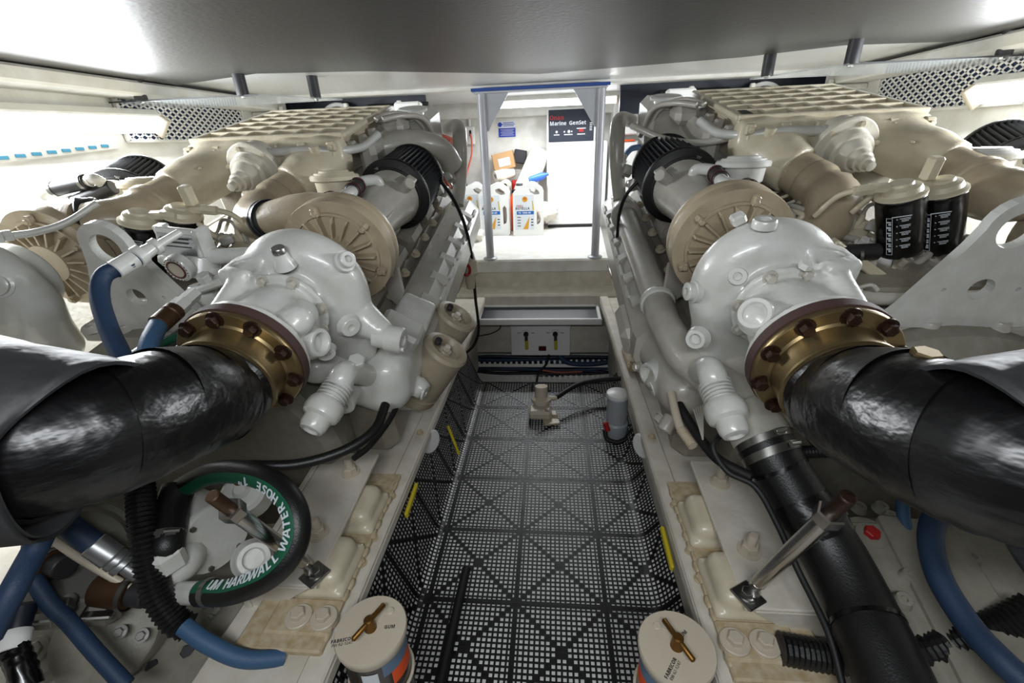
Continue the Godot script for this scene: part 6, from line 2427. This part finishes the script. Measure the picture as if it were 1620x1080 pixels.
	obj("ribbed_end", st, M.tan)
	for k in 5:
		hose("sensor_wire", "thin grey sensor wires fanning out by the right drain valve", [v(0.429, 0.790, -0.991).lerp(v(0.452, 0.801, -0.998), k / 4.0), v(0.429, 0.778, -0.952).lerp(v(0.442, 0.783, -0.956), k / 4.0), v(0.428, 0.764, -0.902)], 0.002, "grey", "wire", 1.0)
		CUR.set_meta("group", "sensor wires at the right drain valve")
	hose("green_hose", "black hose with green stripe at the right edge under the exhaust", [v(0.991, 0.669, -0.825), v(1.020, 0.673, -0.808), v(1.082, 0.679, -0.784)], 0.024, "rubber", "hose", 1.0)
	st = nb()
	sweep(st, spline([v(0.981, 0.683, -0.803), v(1.008, 0.687, -0.786), v(1.061, 0.691, -0.765)], 6), [0.009], 8, true, 0.0, 0.6)
	obj("stripe", st, M.green)

# ------------------------------------------------------------------ remaining small things
func small_things() -> void:
	var st: SurfaceTool
	# standoffs and clear panels under the ceiling
	for s: float in [-1.0, 1.0]:
		S = s
		var lab := "right" if s > 0 else "left"
		thing("hanging_panel", "thin clear panel hung on dark posts under the ceiling over the %s engine" % lab, "panel", v(s * 1.5, 1.67, -2.3))
		st = nb()
		prism(st, Transform3D(Basis(Vector3.RIGHT, PI / 2), v(0, 1.668, 0)), PackedVector2Array([Vector2(1.02, -2.55), Vector2(1.25, -2.17), Vector2(1.98, -2.17), Vector2(1.98, -2.60)]), 0.006)
		obj("panel", st, M.clear)
		for q: Array in [[1.27 if s > 0 else 1.33, -2.19, 0.026], [1.06 if s > 0 else 1.12, -2.46, 0.026], [1.83, -2.19, 0.026]]:
			st = nb()
			cyl(st, v(q[0], 1.664, q[1]), v(q[0], 1.768, q[1]), q[2], 20, 0.002)
			var so := obj("standoff_post", st, M.darkgrey)
			st = nb()
			hexb(st, v(q[0], 1.664, q[1]), v(0, -1, 0), 0.011, 0.008)
			obj("bolt", st, M.steel, so)
		st = nb()
		box(st, v(1.615, 1.665, -2.172), v(0.73, 0.007, 0.004), Basis(), 0.001)
		obj("dark_edge", st, M.darkgrey)
		# vent grille of expanded metal
		thing("vent_grille", "blue-backed expanded metal vent grille high on the %s hull side" % lab, "vent", v(s * 1.98, 1.6, -2.7))
		st = nb()
		box(st, v(1.993, 1.60, -2.68), v(0.006, 0.19, 0.92), Basis(), 0.001)
		obj("backing", st, mat(Color(0.09, 0.16, 0.29), 0.6))
		st = nb()
		for q: Array in [[1.698, 0.0], [1.502, 0.0]]:
			box(st, v(1.985, q[0], -2.68), v(0.02, 0.014, 0.95), Basis(), 0.002)
		for z in [-2.21, -3.15]:
			box(st, v(1.985, 1.60, z), v(0.02, 0.20, 0.016), Basis(), 0.002)
		obj("frame", st, M.hull)
		st = nb()
		fl(st)
		for d: float in [-1.0, 1.0]:
			for k in 26:
				var z0 := -3.45 + 0.052 * k
				var a := v(1.985, 1.505, z0 if d > 0 else z0 + 0.30)
				var b := v(1.985, 1.695, z0 + 0.30 if d > 0 else z0)
				var lo := -3.14
				var hi := -2.22
				if maxf(a.z, b.z) < lo or minf(a.z, b.z) > hi:
					continue
				var dirz := (b.z - a.z)
				var ta := 0.0
				var tb2 := 1.0
				for lim: float in [lo, hi]:
					var t := (lim - a.z) / dirz
					if t > 0.0 and t < 1.0:
						var inside_end := (b.z > lo and b.z < hi)
						if inside_end:
							ta = maxf(ta, t)
						else:
							tb2 = minf(tb2, t)
				var p := a.lerp(b, ta)
				var q := a.lerp(b, tb2)
				box(st, (p + q) * 0.5, v(0.004, 0.0095, p.distance_to(q)), Basis(Vector3.RIGHT, atan2(-(q.y - p.y), q.z - p.z)), 0.001)
		obj("mesh", st, M.plastic)
		# round fan behind the rails
		thing("bilge_fan", "round white fan casing in the dark recess above the %s engine" % lab, "fan", v(s * 1.45, 1.6, -3.5))
		st = nb()
		lathe(st, v(1.48, 1.585, -3.56), v(0, 0, 1), [0.145, 0, 0.15, 0.01, 0.15, 0.06, 0.145, 0.065, 0.125, 0.065, 0.125, 0.01], 36)
		var cs := obj("casing", st, M.plastic)
		st = nb()
		cyl(st, v(1.48, 1.585, -3.55), v(1.48, 1.585, -3.49), 0.045, 20)
		obj("hub", st, M.plastic, cs)
		for k in 4:
			st = nb()
			var a := TAU * k / 4.0 + 0.3
			box(st, v(1.48 + cos(a) * 0.085, 1.585 + sin(a) * 0.085, -3.50), v(0.09, 0.014, 0.012), Basis(Vector3.BACK, a), 0.002)
			obj("spoke", st, M.plastic, cs)
		# louvre blades in the recess beside the fan
		for k in 3:
			thing("louvre_blade", "%s louvre blade in the dark recess over the %s engine" % [["lowest", "middle", "highest"][k], lab], "louvre", v(s * 0.98, 1.6, -3.55), "recess louvres over the %s engine" % lab)
			st = nb()
			box(st, v(1.05, 1.625 + 0.04 * k, -3.57), v(0.46, 0.018, 0.03), Basis(Vector3.RIGHT, 0.5), 0.002)
			obj("blade", st, M.darkgrey)
		# ceiling junction box
		thing("junction_box", "white box under the ceiling beam over the %s engine" % lab, "box", v(s * 0.85, 1.66, -3.2))
		st = nb()
		box(st, v(0.86, 1.655, -3.19), v(0.17, 0.07, 0.08), Basis(), 0.01)
		obj("body", st, M.plastic)
		st = nb()
		box(st, v(0.86, 1.60, -3.19), v(0.08, 0.05, 0.06), Basis(), 0.006)
		obj("gland", st, M.plastic)
		# round capped through-pipes in the bearer's aisle face
		thing("capped_pipe", "white capped blue pipe end in the %s bearer's aisle face" % lab, "pipe", v(s * 0.38, 0.33, -1.38))
		st = nb()
		lathe(st, v(0.46, 0.365, -1.42), v(-1, 0.05, 0.5), [0, 0, 0.045, 0, 0.045, 0.06, 0, 0.06], 26)
		obj("pipe", st, M.blue)
		st = nb()
		lathe(st, v(0.46, 0.365, -1.42) + v(-1, 0.05, 0.5).normalized() * 0.058, v(-1, 0.05, 0.5), [0.047, 0, 0.048, 0.004, 0.043, 0.010, 0, 0.012], 26)
		obj("cap", st, M.plastic)
		# yellow handled tool along the bearer
		thing("yellow_strip", "yellow strip stuck to the %s bearer's aisle face" % lab, "strip", v(s * 0.385, 0.3, -1.05))
		st = nb()
		box(st, v(0.392, 0.37, -1.08 if s < 0 else -0.93), v(0.012, 0.022, 0.13), Basis(Vector3.RIGHT, 0.1), 0.004)
		obj("strip", st, M.yellow)
		# outer lines visible by the forward mounts
	S = 1.0
	# row of blue slots in the left hull lining below the lamp
	thing("slotted_vent", "row of small blue slots in the white hull lining below the left lamp", "vent", v(-1.99, 1.46, -1.85))
	st = nb()
	box(st, v(-1.994, 1.462, -1.84), v(0.008, 0.035, 0.62), Basis(Vector3.RIGHT, 0.08), 0.002)
	obj("plate", st, M.hull)
	for k in 9:
		st = nb()
		box(st, v(-1.988, 1.440 + 0.0052 * k, -1.58 - 0.062 * k), v(0.006, 0.013, 0.038), Basis(), 0.002)
		obj("slot", st, mat(Color(0.25, 0.55, 0.68), 0.5))
	# outboard: dark coiled cable upper left
	thing("coiled_cable", "coil of black cable under the ceiling at the upper left edge", "cable", v(-2.238, 1.680, -1.983))
	for k in 3:
		st = nb()
		tube(st, [v(-2.332, 1.696, -1.981), v(-2.251, 1.688, -1.985), v(-2.170, 1.692, -1.995), v(-2.129, 1.673, -1.990), v(-2.170, 1.658, -1.979), v(-2.265, 1.668, -1.975), v(-2.332, 1.659, -1.964)].map(func(p): return p + v(0.012 * k, -0.008 * k, 0.01 * k)), 0.0065, 8)
		obj("turn", st, M.dark)
	st = nb()
	box(st, v(-2.292, 1.650, -1.964), v(0.06, 0.04, 0.05), Basis(), 0.006)
	obj("plug", st, M.dark)
	# forward bilge: cable trough with blue cables, pump, pump cup
	thing("cable_trough", "white notched cable trough across the forward bilge", "trough", v(0, -0.15, -3.0))
	for y in [-0.085, -0.215]:
		st = nb()
		box(st, v(-0.02, y - 0.02, -2.955), v(1.22, 0.025, 0.008), Basis(), 0.002)
		obj("rail", st, M.plastic)
		for k in 30:
			st = nb()
			var x := -0.60 + 1.18 * k / 29.0
			box(st, v(x, y + 0.006 + 0.012 * sin(x * 4.0), -2.955), v(0.017, 0.028, 0.007), Basis(), 0.002)
			obj("finger", st, M.plastic)
	st = nb()
	box(st, v(-0.02, -0.16, -3.03), v(1.22, 0.20, 0.01), Basis(), 0.002)
	obj("back", st, M.darkgrey)
	var names := ["navy", "blue", "dark", "navy", "blue", "navy", "dark", "blue", "navy"]
	for k in 9:
		var y := -0.055 - 0.022 * k
		var ph := k * 1.3
		var wh: String = ["topmost", "second", "third", "fourth", "fifth", "sixth", "seventh", "eighth", "lowest"][k]
		hose("bilge_cable", "%s cable from the top in the forward cable trough" % wh, [v(-0.62, y + 0.02 * sin(ph), -2.985), v(-0.35, y + 0.012 * cos(ph), -2.98), v(-0.05, y + 0.014 * sin(ph * 2.0), -2.985), v(0.25, y + 0.012 * cos(ph * 3.0), -2.98), v(0.60, y + 0.02 * sin(ph * 1.7), -2.985)], 0.0125, names[k], "cable")
		CUR.set_meta("group", "cables in the forward trough")
	hose("bilge_cable", "orange-brown cable in the middle of the forward trough", [v(0.0, -0.15, -2.965), v(0.12, -0.165, -2.962), v(0.30, -0.16, -2.965)], 0.008, "copper", "cable")
	hose("bilge_cable", "blue looped cable right of the switch panel's foot", [v(0.12, -0.02, -2.95), v(0.2, -0.075, -2.94), v(0.38, -0.085, -2.945), v(0.58, -0.05, -2.95)], 0.018, "blue", "cable")
	hose("bilge_cable", "black cable dropping from the switch panel to the bilge", [v(0.05, 0.0, -2.93), v(0.03, -0.08, -2.93), v(-0.03, -0.16, -2.92), v(-0.05, -0.27, -2.85)], 0.008, "dark", "cable")
	# bilge pump standing in the middle
	var pb := v(0.01, 0.008, -2.10)
	thing("bilge_pump", "ivory pump with red label standing on the mat at the forward end", "pump", pb)
	st = nb()
	lathe(st, pb + v(0, 0.04, -0.06), v(0, 1, -0.18), [0.045, 0, 0.045, 0.02, 0.055, 0.025, 0.055, 0.045, 0.045, 0.05, 0.036, 0.06, 0.036, 0.12, 0, 0.12], 28)
	obj("body", st, M.ivory)
	st = nb()
	box(st, pb + v(-0.005, 0.035, 0.0), v(0.13, 0.055, 0.085), Basis(), 0.014)
	obj("foot", st, M.ivory)
	st = nb()
	box(st, pb + v(0.05, 0.012, 0.02), v(0.09, 0.012, 0.13), Basis(Vector3.UP, 0.2), 0.004)
	obj("base_plate", st, M.tan)
	st = nb()
	box(st, pb + v(0.035, 0.064, 0.02), v(0.025, 0.004, 0.02), Basis(), 0.001)
	obj("red_label", st, M.darkred)
	st = nb()
	cyl(st, pb + v(0.045, 0.085, -0.07), pb + v(0.09, 0.09, -0.07), 0.012, 12)
	obj("side_spigot", st, M.ivory)
	hose("black_hose", "black hose running right from the forward bilge pump", [v(0.095, 0.10, -2.17), v(0.22, 0.12, -2.28), v(0.36, 0.12, -2.34), v(0.50, 0.12, -2.36)], 0.014, "dark", "hose")
	# grey pail with red clip beside the right bearer
	var pc := v(0.40, 0.09, -1.95)
	thing("pump_canister", "grey and white canister with a red clip beside the right bearer", "canister", pc)
	st = nb()
	lathe(st, pc - v(0, 0.09, 0), Vector3.UP, [0, 0, 0.055, 0, 0.06, 0.01, 0.06, 0.09, 0.052, 0.10, 0.052, 0.24, 0.045, 0.25, 0, 0.25], 28)
	obj("body", st, mat(Color(0.62, 0.64, 0.66), 0.4))
	st = nb()
	lathe(st, pc + v(0, 0.155, 0), Vector3.UP, [0.053, 0, 0.056, 0.003, 0.056, 0.02, 0.045, 0.026, 0, 0.028], 28)
	obj("lid", st, M.plastic)
	st = nb()
	cyl(st, pc + v(-0.06, 0.02, 0.035), pc + v(-0.045, -0.02, 0.05), 0.014, 14)
	obj("red_clip", st, M.red)
	st = nb()
	tube(st, [pc + v(-0.06, -0.02, 0.04), pc + v(-0.05, -0.06, 0.06), pc + v(0.0, -0.075, 0.07), pc + v(0.05, -0.06, 0.06)], 0.012, 10)
	obj("black_hose", st, M.dark)
	# yellow pencil-like rod beside the left capped pipe
	thing("yellow_rod", "thin yellow rod leaning by the left bearer's capped pipe", "rod", v(-0.36, 0.2, -1.6))
	st = nb()
	tube(st, [v(-0.375, 0.33, -1.55), v(-0.335, 0.20, -1.53)], 0.006, 10)
	obj("rod", st, M.yellow)
	# black rod on the mat beside the left strainer
	thing("black_rod", "black rod lying on the mat beside the left strainer", "rod", v(-0.24, 0.02, -0.8))
	st = nb()
	tube(st, [v(-0.24, 0.028, -1.10), v(-0.25, 0.03, -0.70)], 0.016, 14)
	obj("rod", st, M.dark)
	# dipstick with red grip and gas struts near the forward end
	thing("dipstick", "dipstick with red grip rising beside the right engine's forward mount", "dipstick", v(0.400, 0.761, -2.019))
	st = nb()
	tube(st, [v(0.360, 0.829, -2.231), v(0.365, 0.811, -2.111), v(0.400, 0.750, -1.917)], 0.0065, 10)
	obj("tube", st, M.steel)
	st = nb()
	tube(st, [v(0.360, 0.834, -2.261), v(0.365, 0.810, -2.136)], 0.0085, 10)
	obj("red_grip", st, M.darkred)
	# left engine forward: cable, valve with red handle
	thing("shutoff_valve", "grey shut-off valve with red handle forward of the left oil filters", "valve", v(-0.367, 0.861, -2.200))
	st = nb()
	var vt := v(-0.360, 0.942, -2.200)
	lathe(st, vt, v(0.05, -1, 0.05), [0.012, -0.05, 0.02, 0, 0.032, 0.01, 0.04, 0.05, 0.044, 0.055, 0.044, 0.12, 0.03, 0.14, 0.02, 0.20, 0, 0.20], 22)
	obj("body", st, M.ivory)
	st = nb()
	donut(st, v(-0.355, 0.857, -2.130), v(1, 0.2, 0.6), 0.026, 0.007, 22, 8)
	obj("red_handle", st, M.red)
	st = nb()
	cyl(st, v(-0.438, 0.837, -2.170), v(-0.359, 0.848, -2.150), 0.012, 12)
	cyl(st, v(-0.366, 0.828, -2.130), v(-0.398, 0.768, -2.050), 0.011, 12)
	obj("branch", st, M.ivory)
	hose("black_cable", "black cable hanging from the left air filter down past the shelf", [v(-0.387, 1.297, -1.900), v(-0.355, 1.197, -2.000), v(-0.334, 1.055, -2.100), v(-0.334, 0.861, -2.200), v(-0.351, 0.657, -2.300), v(-0.355, 0.447, -2.350), v(-0.388, 0.346, -2.350), v(-0.439, 0.308, -2.300)], 0.008, "dark", "cable")
	# forward mount pads
	for s: float in [-1.0, 1.0]:
		S = s
		thing("forward_mount", "cream forward mount pad bolted on the %s bearer" % ("right" if s > 0 else "left"), "engine mount", v(s * 0.47, 0.44, -1.95))
		st = nb()
		box(st, v(0.475, 0.455, -1.95), v(0.11, 0.03, 0.22), Basis(), 0.006)
		box(st, v(0.50, 0.55, -2.0), v(0.10, 0.18, 0.10), Basis(), 0.012)
		obj("pad", st, M.mount)
		for z in [-1.87, -2.03]:
			st = nb()
			hexb(st, v(0.445, 0.472, z), Vector3.UP, 0.014, 0.014)
			obj("bolt", st, M.mount)
	S = 1.0
